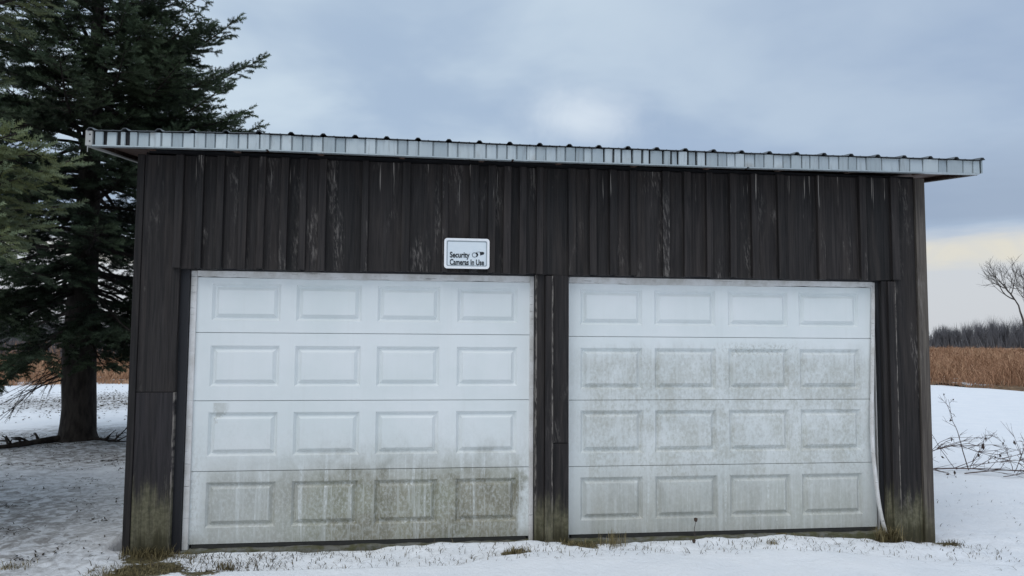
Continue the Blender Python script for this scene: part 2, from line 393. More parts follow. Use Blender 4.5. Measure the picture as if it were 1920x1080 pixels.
# ------------------------------------------------------------------ ground
RIDGE_X = [-8, -0.6, 0.21, 1.2, 2.1, 2.35, 2.67, 3.7, 4.34, 6.29, 10]
RIDGE_Y = [-1.2, -0.86, -0.74, -0.74, -0.72, -0.56, -0.50, -0.54, -0.54, -1.0, -1.6]
TREES = ((-3.37, 6.14, 3.0), (-4.1, 0.2, 2.9))
def ground_h(x, y):
    x = np.asarray(x, float); y = np.asarray(y, float)
    d = np.hypot(x - 3, y + 1)
    h = -0.035 - 0.085 * sstep(x, 4.6, 6.3)
    h = h + 0.05 * fbm(x * 0.9, y * 0.9, 3) + 0.25 * fbm(x * 0.12, y * 0.12, 9) * sstep(d, 6, 30)
    h = h + 1.2 * fbm(x * 0.02, y * 0.02, 21) * sstep(d, 40, 160)
    ry = np.interp(x, RIDGE_X, RIDGE_Y) + 0.05 * fbm(x * 3.0, x * 0 + 0.5, 5)
    front = sstep(y, ry + 0.045, ry - 0.03)
    near = sstep(d, 14, 8)
    rough = (1 - front) * near
    h = h + rough * (0.035 * fbm(x * 6, y * 6, 31, 3) + 0.016 * fbm(x * 24, y * 24, 41, 3)) * sstep(y, 1.5, 0.0)
    h = h + 0.03 * rough * fbm(x * 3, y * 3, 55, 3)
    h = h + front * near * (0.045 + 0.015 * fbm(x * 1.5, y * 1.5, 61, 2))
    # snow thins out against the doors and the walls
    u = 0.03 * fbm(x * 5, x * 0 + 3.3, 71, 3)
    inside = sstep(x, -0.62, -0.50) * sstep(x, 6.44, 6.32)
    dr = sstep(y, -0.15 + u, -0.06 + u) * inside
    h = h + 0.012 * near * inside - 0.036 * dr + 0.15 * near * inside * np.clip(fbm(x * 1.7, y * 2.2, 77, 3) + 0.03, 0, 1) * sstep(y, -0.62, -0.3) - 0.25 * inside * sstep(y, 0.05, 0.3)
    for tx, ty, r in TREES:
        h = h + 0.08 * np.exp(-((x - tx) ** 2 + (y - ty) ** 2) / 0.5)
    return h

def spaced(lo, hi, a, b, step, grow=1.13, cap=60.0):
    c = list(np.arange(a, b + 1e-6, step))
    s = step; p = c[-1]
    while p < hi: s = min(s * grow, cap); p += s; c.append(p)
    s = step; p = c[0]; l = []
    while p > lo: s = min(s * grow, cap); p -= s; l.append(p)
    return np.array(l[::-1] + c)

m, t = newmat('snow'); M_SNOW = m
P = t.pos(); x, y, z = t.sep(P)
P2 = t.comb(x, y, 0.0)
f1 = t.noise(P2, 28, 6, 0.7); f2 = t.noise(P2, 2.2, 5, 0.6); f3 = t.noise(P2, 9.0, 6, 0.68, 0.6); f4 = t.noise(P2, 0.5, 4, 0.55)
sn = t.mix(t.mr(f2, 0.3, 0.7), (0.83, 0.855, 0.885), (0.88, 0.895, 0.915))
def near_pt(px, py, r0, r1, jit=None):
    dd = t.vmath('LENGTH', t.vmath('SUBTRACT', P2, (px, py, 0.0)))
    if jit is not None: dd = t.math('ADD', dd, jit)
    return t.mr(dd, r1, r0)
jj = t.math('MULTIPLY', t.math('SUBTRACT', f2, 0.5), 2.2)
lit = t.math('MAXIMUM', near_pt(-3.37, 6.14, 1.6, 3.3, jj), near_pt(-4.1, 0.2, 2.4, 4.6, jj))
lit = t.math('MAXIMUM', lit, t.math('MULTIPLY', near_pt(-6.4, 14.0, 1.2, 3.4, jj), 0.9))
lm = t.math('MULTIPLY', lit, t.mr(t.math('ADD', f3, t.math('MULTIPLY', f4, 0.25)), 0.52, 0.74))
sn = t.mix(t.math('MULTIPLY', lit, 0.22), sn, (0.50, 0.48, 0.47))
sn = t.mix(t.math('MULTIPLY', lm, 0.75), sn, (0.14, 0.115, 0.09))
# dead turf showing at the foot of the garage
jn = t.math('MULTIPLY', t.math('SUBTRACT', f3, 0.5), 0.35)
foot = t.math('MAXIMUM', near_pt(-0.18, -0.24, 0.05, 0.30, jn), near_pt(-0.05, -0.62, 0.12, 0.42, jn))
foot = t.math('MAXIMUM', foot, near_pt(0.35, -0.72, 0.02, 0.26, jn))
foot = t.math('MAXIMUM', foot, t.math('MAXIMUM', near_pt(2.55, -0.44, 0.02, 0.2, jn), near_pt(3.1, -0.14, 0.05, 0.28, jn)))
foot = t.math('MAXIMUM', foot, t.math('MAXIMUM', near_pt(5.75, -0.2, 0.02, 0.22, jn), near_pt(6.28, -0.2, 0.02, 0.17, jn)))
yb = t.math('ADD', y, t.math('MULTIPLY', t.math('SUBTRACT', f3, 0.5), 0.12))
foot = t.math('MAXIMUM', foot, t.math('MULTIPLY', t.mr(yb, -0.13, -0.06), t.math('MULTIPLY', t.mr(y, 0.4, 0.3), t.math('MULTIPLY', t.mr(x, -0.46, -0.40), t.mr(x, 6.27, 6.22)))))
turf = t.mix(t.mr(f1, 0.35, 0.65), (0.045, 0.038, 0.018), (0.15, 0.125, 0.06))
foot = t.mr(t.math('ADD', foot, t.math('ADD', t.math('MULTIPLY', t.math('SUBTRACT', f3, 0.5), 1.5), t.math('MULTIPLY', t.math('SUBTRACT', f1, 0.5), 1.3))), 0.45, 0.62)
sn = t.mix(foot, sn, turf)
# grass tips and grit peppering the thin snow in front of the doors
band = t.math('MULTIPLY', t.mr(y, -0.78, -0.62), t.mr(y, 0.2, -0.1))
sp = t.math('MULTIPLY', t.mr(f1, 0.60, 0.68), t.mr(f2, 0.40, 0.58))
sn = t.mix(t.math('MULTIPLY', t.math('MULTIPLY', sp, band), 0.45), sn, (0.20, 0.19, 0.17))
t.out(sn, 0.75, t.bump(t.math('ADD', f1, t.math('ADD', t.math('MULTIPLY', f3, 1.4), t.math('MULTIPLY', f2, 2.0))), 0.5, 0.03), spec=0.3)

gx = spaced(-1600, 1600, -2.2, 7.4, 0.035); gy = spaced(-60, 1600, -1.7, 0.15, 0.03)
X, Y = np.meshgrid(gx, gy)
Z = ground_h(X, Y)
nx, ny = len(gx), len(gy)
idx = np.arange(nx * ny).reshape(ny, nx)
q = np.stack([idx[:-1, :-1], idx[:-1, 1:], idx[1:, 1:], idx[1:, :-1]], -1).reshape(-1, 4)
obj('snowy_ground', np.stack([X, Y, Z], -1).reshape(-1, 3), q, M_SNOW, smooth=True, kind='structure')

# meadow of dead grass beyond the lawn
EDX = [-400, -60, -11.3, -9, 0, 22.5, 23.6, 25.5, 30, 420]; EDY = [-40, 6, 19.4, 20.6, 23.5, 23.6, 17.5, 8, -30, -400]
def edge_y(x): return np.interp(x, EDX, EDY)
def in_field(x, y):
    e = 4.0 * fbm(np.asarray(x) * 0.35, np.asarray(y) * 0.35, 81, 4)
    return y + e > edge_y(x)
fx = spaced(-700, 700, -20, 60, 0.8, 1.15, 60); fy = spaced(-60, 900, 4, 50, 0.8, 1.15, 60)
X, Y = np.meshgrid(fx, fy)
dpt = np.clip((Y - edge_y(X)) / 3.0, -1, 1)
Z = ground_h(X, Y) - 0.12 + 0.22 * sstep(dpt + 0.8 * fbm(X * 0.4, Y * 0.4, 91, 3), -0.1, 0.8)
idx = np.arange(X.size).reshape(X.shape)
keep = (dpt > -0.6)
kq = keep[:-1, :-1] & keep[1:, 1:] & keep[:-1, 1:] & keep[1:, :-1]
q = np.stack([idx[:-1, :-1], idx[:-1, 1:], idx[1:, 1:], idx[1:, :-1]], -1)[kq]
m, t = newmat('field_soil_and_stubble'); M_FIELD = m
P = t.pos(); a = t.noise(P, 0.6, 5, 0.6); b = t.noise(P, 6, 4, 0.6)
cc = t.mix(t.mr(b, 0.3, 0.7), (0.10, 0.06, 0.032), (0.22, 0.14, 0.075)); cc = t.mix(t.mr(a, 0.58, 0.66), cc, (0.72, 0.74, 0.77))
t.out(cc, 0.9)
obj('meadow_ground', np.stack([X, Y, Z], -1).reshape(-1, 3), q, M_FIELD, smooth=True, kind='structure')

def blades(px, py, pz, h, w, lean, az, tint, face=None):
    """one curved blade (2 quads + tip = 5 tris folded to 3 tris) per entry"""
    n = len(px)
    ca, sa = np.cos(az), np.sin(az)
    wa = az + math.pi / 2 if face is None else face
    cw, sw = np.cos(wa), np.sin(wa)
    P0 = np.stack([px, py, pz], 1); L = np.stack([ca, sa, 0 * ca], 1); Wd = np.stack([cw, sw, 0 * cw], 1)
    up = np.array([0, 0, 1.0])
    mid = P0 + L * (lean * h * 0.3)[:, None] + up * (h * 0.55)[:, None]
    tip = P0 + L * (lean * h)[:, None] + up * (h * (1 - 0.25 * lean))[:, None]
    a = P0 - Wd * (w / 2)[:, None]; b = P0 + Wd * (w / 2)[:, None]
    c_ = mid + Wd * (w * .4)[:, None]; d = mid - Wd * (w * .4)[:, None]
    V = np.stack([a, b, c_, d, tip], 1).reshape(-1, 3)
    o = (np.arange(n) * 5)[:, None]
    F = np.concatenate([o + np.array([0, 1, 2]), o + np.array([0, 2, 3]), o + np.array([3, 2, 4])])
    return V, F, np.repeat(tint, 5)

R = np.random.default_rng(11)
N = 380000
r = 19 * (180 / 19) ** R.random(N); a = R.uniform(-1.25, 1.25, N) + 0.0
px = 1.8 + r * np.sin(a); py = -6.0 + r * np.cos(a)
k = in_field(px, py)
gapm = fbm(px * 0.25, py * 0.12, 101, 3)
k &= gapm < np.where(r < 34, 0.04, 0.16)
k &= ~((np.abs((px - 36) - 0.9 * (py - 39)) < 5.5 * (1 + 0.0)) & (np.abs(py - 39) < 2.6) & (R.random(N) < 0.9))
px, py, r, gapm = px[k], py[k], r[k], gapm[k]
N = len(px)
ed = np.clip(np.minimum(py - edge_y(px), 60) / 7.0, 0, 1) ** 0.7
hh = (0.18 + 0.52 * ed) * R.uniform(0.65, 1.25, N) * np.clip(1 + 2.4 * fbm(px * 0.7, py * 0.4, 111, 4), 0.25, 1.8)
hh *= np.where(R.random(N) < 0.04, 1.5, 1.0)
ww = 0.005 + 0.0005 * r
tn = np.clip(0.5 + 1.1 * fbm(px * 0.8, py * 0.25, 121, 4) + R.normal(0, 0.12, N), 0, 1)
V, F, T = blades(px, py, ground_h(px, py) + 0.02, hh, ww, R.uniform(0.15, 1.5, N), R.uniform(0, 6.28, N), tn, R.uniform(-0.6, 0.6, N))
obj('meadow_grass', V, F, M_GRASS, None, False, T, label='tall dead brown grass of the meadow behind the garage', cat='grass', kind='stuff')

# ------------------------------------------------------------------ far bare woods
V = []; F = []; off = 0
R = np.random.default_rng(5)
def sliver(p0, p1, w):
    d = np.array([w * 0.5, 0, 0]); e = np.array([0, w * 0.5, 0])
    return [p0 - d, p0 + d, p1], [p0 - e, p0 + e, p1]
tri = []
def wtop(A): return 6.6 + 4.6 * float(sstep(A, 0.62, 0.78)) + 3.2 * float(fbm(np.array([A * 22.0]), np.array([0.5]), 7, 4)[0])
NT_ = 1500
az = R.uniform(-1.05, 1.12, NT_); dd = R.uniform(225, 300, NT_)
for A, d_ in zip(az, dd):
    bx, by = 1.8 + d_ * math.sin(A), -6 + d_ * math.cos(A)
    top = wtop(A)
    H = top * R.uniform(0.72, 1.12) * (d_ / 255) + 0.9
    b = np.array([bx, by, -1.5]); lean = R.normal(0, 0.04, 2) * H
    tp = b + np.array([lean[0], lean[1], H + 1.5])
    tri += sliver(b, b + (tp - b) * 0.8, R.uniform(0.25, 0.45))
    cr = H * R.uniform(0.22, 0.34)
    for j in range(62):
        s0 = R.uniform(0.25, 0.62); p0 = b + (tp - b) * s0 + R.normal(0, 0.15, 3)
        e = R.normal(0, 1, 3); e /= np.linalg.norm(e); q1 = b + (tp - b) * 0.74 + e * np.array([cr, cr, H * 0.26]) * R.uniform(0.5, 1.0) ** 0.5
        tri.append(sliver(p0, q1, R.uniform(0.05, 0.13))[0])
for _ in range(30000):       # understorey and finer stems
    A = R.uniform(-1.05, 1.12); d_ = R.uniform(222, 290)
    p0 = np.array([1.8 + d_ * math.sin(A), -6 + d_ * math.cos(A), -1.2])
    h_ = wtop(A) * (d_ / 255) * R.uniform(0.35, 0.8) + 0.9
    tri.append(sliver(p0, p0 + np.array([R.normal(0, 0.9), R.normal(0, 0.9), h_]), R.uniform(0.2, 0.6))[0])
V = np.array(tri).reshape(-1, 3); F = np.arange(len(V)).reshape(-1, 3)
obj('far_woods', V, F, M_WOODS, label='grey leafless woods along the far edge of the meadow', cat='woods', kind='stuff')

# leafless thicket closer by, behind the spruces
R = np.random.default_rng(15); tri = []
for _ in range(900):
    A = R.uniform(-0.95, -0.13); d_ = R.uniform(43, 56)
    b = np.array([1.8 + d_ * math.sin(A), -6 + d_ * math.cos(A), 0.0]); b[2] = float(ground_h(b[0], b[1])) - 0.05
    H = (2.9 + 3.0 * float(fbm(np.array([A * 26.0]), np.array([2.5]), 37, 3)[0])) * R.uniform(0.6, 1.15)
    tp = b + np.array([R.normal(0, 0.3), R.normal(0, 0.3), H]); tri += sliver(b, tp, R.uniform(0.04, 0.09))
    for j in range(34):
        p0 = b + (tp - b) * R.uniform(0.05, 0.85); e = R.normal(0, 1, 3); e[2] = abs(e[2]) * 0.9; e /= np.linalg.norm(e)
        tri.append(sliver(p0, p0 + e * H * R.uniform(0.15, 0.4), R.uniform(0.012, 0.035))[0])
V = np.array(tri).reshape(-1, 3); F = np.arange(len(V)).reshape(-1, 3)
obj('bare_thicket', V, F, M_WOODS, label='grey leafless thicket at the meadow edge behind the spruce trunk', cat='thicket', kind='stuff')

# ------------------------------------------------------------------ garage
garage = empty('garage', (2.9, 0.0, 0.0), 'dark brown board and batten garage with two white overhead doors and metal eave', 'garage')
G0 = Vector((2.9, 0, 0))
def gobj(name, v, f, mat, parent=None, smooth=False, label=None):
    par = parent or garage
    v = np.asarray(v, float).reshape(-1, 3) - np.array([G0.x, 0, 0])
    return obj(name, v, f, mat, par, smooth, label=label)

TOPX = [-0.66, 0.62, 2.5, 4.45, 6.56]; TOPZ = [3.130, 3.158, 3.148, 3.153, 3.172]; BOTZ = [3.022, 3.036, 3.028, 3.036, 3.056]
RS = math.tan(math.radians(6.4)); YF = -0.40; YB = 6.45
def ztop(x): return float(np.interp(x, TOPX, TOPZ))
def zbot(x): return float(np.interp(x, TOPX, BOTZ))

def board(name, x0, x1, y0, y1, z0, z1, mat, parent=None, lean=0.0, label=None):
    v, f = cbox(x0, x1, y0, y1, z0, z1)
    if lean: v = [(a + lean * (c_ - z0) / (z1 - z0), b, c_) for a, b, c_ in v]
    return gobj(name, v, f, mat, parent, label=label)

HX = [-0.350, -0.112, -0.052, 0.048, 0.1, 0.201, 0.256, 0.367, 0.432, 0.514, 0.567, 0.686, 0.744, 0.835, 0.889, 0.985, 1.043, 1.321, 1.372, 1.641, 1.705, 1.969, 2.017, 2.191, 2.262, 2.341, 2.403, 2.469, 2.531, 2.603, 2.661, 2.746, 2.8]
HX2 = [2.849, 3.016, 3.08, 3.194, 3.253, 3.368, 3.433, 3.544, 3.604, 3.823, 3.884, 4.011, 4.072, 4.21, 4.262, 4.42, 4.478, 4.617, 4.675, 4.855, 4.914, 5.219, 5.283, 5.607, 5.667, 5.905, 5.976]
HB = 2.150
front_wall = gobj('front_wall', *join([(boxv(-0.34, 6.18, -0.055, 0.0, 2.17, 3.09), BOXF)]), M_JAMB)
segs = []
for i in range(1, len(HX) - 1): segs.append((HX[i], HX[i + 1], 'batten' if i % 2 == 1 else 'board'))
segs.append((2.8, 2.849, 'board'))
for i in range(0, len(HX2) - 1): segs.append((HX2[i], HX2[i + 1], 'batten' if i % 2 == 1 else 'board'))
def ztw(x): return zbot(x) + 0.012     # boards run up behind the fascia, under the soffit
for x0, x1, kind in segs:
    zb = HB + rnd.uniform(-0.006, 0.006)
    zt = ztw((x0 + x1) / 2)
    if kind == 'batten':
        board('batten', x0, x1, -0.138 + rnd.uniform(-0.004, 0.004), -0.094, zb, zt, M_WOOD, front_wall, rnd.uniform(-0.006, 0.006))
    else:
        board('board', x0 - 0.012, x1 + 0.012, -0.100 + rnd.uniform(-0.004, 0.004), -0.056, zb, zt, M_WOOD, front_wall)
# corner and centre posts, cladding running to the ground
lp = gobj('left_post', boxv(-0.345, -0.06, -0.055, 0.0, -0.08, 3.06), BOXF, M_JAMB)
board('board', -0.350, -0.066, -0.101, -0.056, 1.19, ztw(-0.2), M_WOOD, lp)
board('board', -0.352, -0.066, -0.099, -0.056, -0.06, 1.187, M_POSTL, lp, label='corner board with a green mossy foot')
board('corner_board', -0.405, -0.353, -0.110, 0.02, -0.06, ztw(-0.38), M_WOOD, lp)
cpst = gobj('centre_post', boxv(2.76, 3.01, -0.055, 0.0, -0.12, 2.14), BOXF, M_JAMB)
board('board', 2.746, 2.824, -0.094, -0.056, -0.10, HB - 0.004, M_POST, cpst)
board('batten', 2.826, 2.892, -0.124, -0.057, -0.11, HB - 0.012, M_POST, cpst)
board('board', 2.894, 3.024, -0.104, -0.056, 0.77, HB - 0.004, M_POST, cpst)
board('board', 2.894, 3.026, -0.101, -0.056, -0.10, 0.766, M_POST, cpst)
rp = gobj('right_post', boxv(5.80, 6.16, -0.055, 0.0, -0.16, 3.06), BOXF, M_JAMB)
board('board', 5.815, 5.866, -0.097, -0.056, -0.13, HB - 0.006, M_POST, rp)
board('batten', 5.862, 5.932, -0.124, -0.098, -0.13, HB - 0.010, M_POST, rp)
board('board', 5.934, 6.140, -0.103, -0.056, -0.15, ztw(6.0), M_POST, rp, label='right corner board with a green mossy foot')
board('corner_board', 6.143, 6.235, -0.125, 0.02, -0.15, ztw(6.2), M_GREYW, rp)
# side and back walls
for nm, xx, sg in (('side_wall', -0.36, -1), ('side_wall', 6.19, 1)):
    parts = [(boxv(min(xx, xx - sg * .04), max(xx, xx - sg * .04), 0.02, 6.1, -0.15, 3.06), BOXF)]
    v, f = join(parts)
    v = [(a, b, c_ + (RS * (b - YF) if c_ > 1 else 0)) for a, b, c_ in v]
    sw_ = gobj(nm, v, f, M_JAMB)
    yy = 0.03
    while yy < 6.0:
        w_ = 0.24
        vb, fb = boxv(min(xx + sg * 0.003, xx + sg * .03), max(xx + sg * 0.003, xx + sg * .03), yy, yy + w_, -0.15, 3.04), BOXF
        vb = [(a, b, c_ + (RS * (b - YF) if c_ > 1 else 0)) for a, b, c_ in vb]
        gobj('board', vb, fb, M_WOOD, sw_); yy += w_ + 0.004
gobj('back_wall', boxv(-0.36, 6.19, 6.1, 6.14, -0.15, 3.70), BOXF, M_WOOD)
gobj('floor_slab', boxv(-0.33, 6.16, -0.052, 6.1, -0.3, -0.045), BOXF, M_CONC)
# thin concrete lip and wet rotting sill board under each door
for a, b in ((0.0, 2.745), (3.03, 5.81)):
    n_ = 40; xs = np.linspace(a, b, n_); V = []; Fq = []
    for i, xx in enumerate(xs):
        yy = -0.085 + 0.012 * math.sin(xx * 5) + 0.01 * rnd.uniform(-1, 1); zz = -0.030 + 0.006 * rnd.uniform(-1, 1)
        V += [(xx, yy, -0.14), (xx, yy + 0.01, zz), (xx, 0.02, zz + 0.008), (xx, 0.02, -0.14)]
        if i: o = 4 * i; Fq += [(o - 4, o, o + 1, o - 3), (o - 3, o + 1, o + 2, o - 2), (o - 2, o + 2, o + 3, o - 1)]
    gobj('door_sill', V, Fq, M_CONC)

# jambs and white stops
def frame(x0, x1, stopl, stopr):
    v, f = join([(boxv(x0 - 0.062, x0 - 0.002, -0.054, 0.12, -0.07, 2.165), BOXF)]); gobj('door_jamb', v, f, M_JAMB)
    v, f = join([(boxv(x1 + 0.002, x1 + 0.050, -0.054, 0.12, -0.07, 2.165), BOXF)]); gobj('door_jamb', v, f, M_JAMB)
    gobj('head_jamb', *join([(boxv(x0, x1, -0.05, 0.12, 2.142, 2.169), BOXF), (boxv(x0 + 0.002, x1 - 0.002, 0.06, 0.118, 2.0, 2.141), BOXF)]), M_JAMB)
    board('door_stop', x0, x0 + stopl, -0.022, 0.04, -0.03, 2.139, M_TRIM)
    if stopr: board('door_stop', x1 - stopr, x1, -0.022, 0.04, -0.03, 2.139, M_TRIM)
    # head stop, slightly bowed with a ragged lower edge
    n_ = 44; V = []; Fq = []
    for i in range(n_):
        xx = x0 + stopl + 0.002 + (x1 - x0 - stopl - 0.004 - (stopr or 0.03)) * i / (n_ - 1)
        zl = 2.090 + 0.010 * float(fbm(np.array([xx * 2.2]), np.array([1.5]), 17, 3)[0]) * 2 + rnd.uniform(-0.003, 0.003)
        V += [(xx, -0.018, zl), (xx, -0.024, 2.139), (xx, -0.004, 2.139), (xx, -0.004, zl)]
        if i: o = 4 * i; Fq += [(o - 4, o, o + 1, o - 3), (o - 3, o + 1, o + 2, o - 2), (o - 1, o + 3, o, o - 4)]
    gobj('head_stop', V, Fq, M_TRIM)
frame(0.0, 2.745, 0.046, 0.034)
frame(3.03, 5.81, 0.014, 0.0)
# the right door's loose stop: hangs straight at first, bows in, then curls outward at the foot
path = [(5.792, -0.015, 2.135), (5.782, -0.018, 1.85), (5.768, -0.022, 1.55), (5.752, -0.028, 1.25), (5.736, -0.034, 0.98), (5.728, -0.04, 0.78), (5.733, -0.05, 0.58), (5.744, -0.06, 0.40), (5.756, -0.07, 0.22), (5.778, -0.085, 0.06), (5.800, -0.10, -0.03)]
pp = np.array(path); tt = np.linspace(0, 1, 40)
cs = np.stack([np.interp(tt, np.linspace(0, 1, len(pp)), pp[:, k]) for k in range(3)], 1)
for _ in range(3): cs[1:-1] = (cs[:-2] + 2 * cs[1:-1] + cs[2:]) / 4
V = []; Fq = []
prof = [(-0.016, 0.0), (-0.011, -0.010), (0.006, -0.012), (0.014, -0.006), (0.014, 0.008), (-0.016, 0.008)]
for i, p in enumerate(cs):
    V += [(p[0] + a, p[1] + b, p[2]) for a, b in prof]
    if i:
        o = 6 * i; Fq += [(o - 6 + j, o - 6 + (j + 1) % 6, o + (j + 1) % 6, o + j) for j in range(6)]
gobj('loose_door_stop', V, Fq, M_TRIM, smooth=False, label='loose white door stop strip bowing out at the foot')
board('door_stop', 5.798, 5.809, -0.010, 0.04, -0.03, 2.139, M_TRIM)

# overhead doors: four sections with four raised panels each
def overhead_door(x0, x1, mat, label, zs, cols, rows, skew=0.0):
    d = gobj('garage_door', boxv(x0 + 0.01, x1 - 0.01, 0.034, 0.05, 0.01, 2.080), BOXF, mat, label=label)
    DEP = 0.025; SL = 0.020; FLD = 0.026
    for k in range(4):
        za, zb = zs[k] + 0.003, zs[k + 1] - 0.003
        pa, pb = rows[k]
        # face of the section with four openings
        xs = [x0] + [c for cc in cols for c in cc] + [x1]
        V = []; Fq = []
        zz = [za, pa, pb, zb]
        for zi in zz:
            for xi in xs: V.append((xi, 0.0, zi))
        n_ = len(xs)
        for r_ in range(3):
            for c_ in range(n_ - 1):
                if r_ == 1 and c_ % 2 == 1: continue
                o = r_ * n_ + c_; Fq.append((o, o + 1, o + n_ + 1, o + n_))
        b0 = len(V)      # rolled edges at the seams, running back into the joint
        for xi in xs: V.append((xi, 0.012, za - 0.0025))
        for xi in xs: V.append((xi, 0.012, zb + 0.0025))
        for xi in xs: V.append((xi, 0.033, za + 0.004))
        for xi in xs: V.append((xi, 0.033, zb - 0.004))
        for c_ in range(n_ - 1):
            Fq += [(c_, b0 + c_, b0 + c_ + 1, c_ + 1), (3 * n_ + c_, 3 * n_ + c_ + 1, b0 + n_ + c_ + 1, b0 + n_ + c_)]
            Fq += [(b0 + c_, b0 + 2 * n_ + c_, b0 + 2 * n_ + c_ + 1, b0 + c_ + 1), (b0 + n_ + c_, b0 + n_ + c_ + 1, b0 + 3 * n_ + c_ + 1, b0 + 3 * n_ + c_)]
        lean = rnd.uniform(-0.003, 0.003)
        V = [(a, b + lean * (c_ - za) / 0.5, c_) for a, b, c_ in V]
        gobj('door_section', V, Fq, mat, d)
        for ca_, cb_ in cols:
            rings = []
            for ins, dep in ((0, 0), (SL, DEP), (SL + 0.006, DEP), (SL + 0.006 + FLD, 0.001), (SL + 0.012 + FLD, 0.0005)):
                rings.append([(ca_ + ins, dep, pa + ins), (cb_ - ins, dep, pa + ins), (cb_ - ins, dep, pb - ins), (ca_ + ins, dep, pb - ins)])
            V = [(a, b + lean * (c_ - za) / 0.5, c_) for rg in rings for a, b, c_ in rg]; Fq = []
            for i in range(4):
                for j in range(4): Fq.append((i * 4 + j, i * 4 + (j + 1) % 4, i * 4 + 4 + (j + 1) % 4, i * 4 + 4 + j))
            Fq.append((16, 17, 18, 19))
            gobj('raised_panel', V, Fq, mat, d)
    gobj('bottom_seal', boxv(x0 + 0.02, x1 - 0.02, -0.006, 0.03, -0.028, 0.0015), BOXF, M_RUB, d)
ZS = [0.004, 0.564, 1.113, 1.650, 2.091]
overhead_door(0.046, 2.711, M_DOORL, 'white overhead door with heavy mildew along its foot', ZS,
              [(0.160, 0.690), (0.812, 1.330), (1.458, 1.965), (2.108, 2.610)], [(0.128, 0.478), (0.680, 1.022), (1.226, 1.548), (1.748, 2.042)])
overhead_door(3.044, 5.780, M_DOORR, 'white overhead door with a thin film of green mildew', [0.004, 0.560, 1.108, 1.640, 2.091],
              [(3.145, 3.680), (3.788, 4.332), (4.445, 4.992), (5.094, 5.652)], [(0.118, 0.470), (0.668, 1.022), (1.196, 1.545), (1.738, 2.042)])

# roof of ribbed steel, rising to the back
ribs = list(np.arange(-0.63, 6.57, 0.2395))
prof = []
xs = [-0.665]
for rx in ribs:
    for dx_, hz in ((-0.026, 0), (-0.010, 0.018), (0.010, 0.018), (0.026, 0)):
        prof.append((rx + dx_, hz))
    for m_ in (0.08, 0.16):
        if rx + m_ + 0.01 < 6.56: prof += [(rx + m_ - 0.008, 0), (rx + m_, 0.003), (rx + m_ + 0.008, 0)]
prof = sorted(p for p in prof if -0.67 <= p[0] <= 6.60)
V = []; Fq = []
ysr = [YF - 0.03, YF + 0.3, 2.5, YB]
for yy in ysr:
    for xx, hz in prof: V.append((xx, yy, ztop(xx) + 0.004 + hz + RS * (yy - YF)))
    for xx, hz in prof: V.append((xx, yy, ztop(xx) + 0.001 + hz + RS * (yy - YF)))
n_ = len(prof)
for r_ in range(len(ysr) - 1):
    for c_ in range(n_ - 1):
        for o in (0, n_):
            a = r_ * 2 * n_ + o + c_; Fq.append((a, a + 1, a + 1 + 2 * n_, a + 2 * n_))
for c_ in range(n_ - 1): Fq.append((c_, n_ + c_, n_ + c_ + 1, c_ + 1))
roof = gobj('roof', V, Fq, M_ROOF)
def sheared(v): return [(a, b, c_ + RS * (b - YF)) for a, b, c_ in v]
V = []; Fq = []
for i, xx in enumerate(TOPX):
    xx = min(max(xx, -0.62), 6.52)
    V += sheared([(xx, YF + 0.035, zbot(xx) + 0.03), (xx, YB - 0.03, zbot(xx) + 0.03), (xx, YB - 0.03, ztop(xx) - 0.004), (xx, YF + 0.035, ztop(xx) - 0.004)])
    if i: o = 4 * i; Fq += [(o - 4 + j, o - 4 + (j + 1) % 4, o + (j + 1) % 4, o + j) for j in range(4)]
gobj('roof_deck', V, Fq, M_SOFF, roof)
fb = []
for i in range(len(TOPX) - 1):
    a, b = max(TOPX[i], -0.64), min(TOPX[i + 1], 6.54)
    v = [(a, YF + 0.014, zbot(a) + 0.006), (b, YF + 0.014, zbot(b) + 0.006), (b, YF + 0.034, zbot(b) + 0.006), (a, YF + 0.034, zbot(a) + 0.006),
         (a, YF + 0.014, ztop(a) - 0.002), (b, YF + 0.014, ztop(b) - 0.002), (b, YF + 0.034, ztop(b) - 0.002), (a, YF + 0.034, ztop(a) - 0.002)]
    fb.append((v, BOXF))
gobj('fascia_board', *join(fb), M_JAMB, roof)
FX = [-0.61, -0.542, -0.525, -0.45, -0.431, -0.388, -0.364, -0.305, -0.224, -0.137, -0.061, 0.015, 0.098, 0.18, 0.248, 0.333, 0.417, 0.487, 0.573, 0.651, 0.73, 0.813, 0.892, 0.96, 1.044, 1.136, 1.212, 1.362, 1.445, 1.611, 1.684, 1.771, 1.883, 1.999, 2.074, 2.208, 2.297, 2.385, 2.462, 2.543, 2.621, 2.696, 2.776, 2.86, 2.934, 3.016, 3.081, 3.151, 3.247, 3.327, 3.393, 3.481, 3.566, 3.628, 3.74, 3.807, 3.865, 3.949, 4.021, 4.103, 4.205, 4.281, 4.352, 4.434, 4.522, 4.601, 4.684, 4.768, 4.834, 4.932, 5.003, 5.083, 5.173, 5.259, 5.344, 5.421, 5.507, 5.647, 5.807, 5.902, 6.022, 6.165, 6.244, 6.395, 6.485, 6.557]
fseg = [(FX[0], FX[1]), (FX[2], FX[3]), (FX[4], FX[5])] + [(FX[i], FX[i + 1]) for i in range(6, len(FX) - 1)]
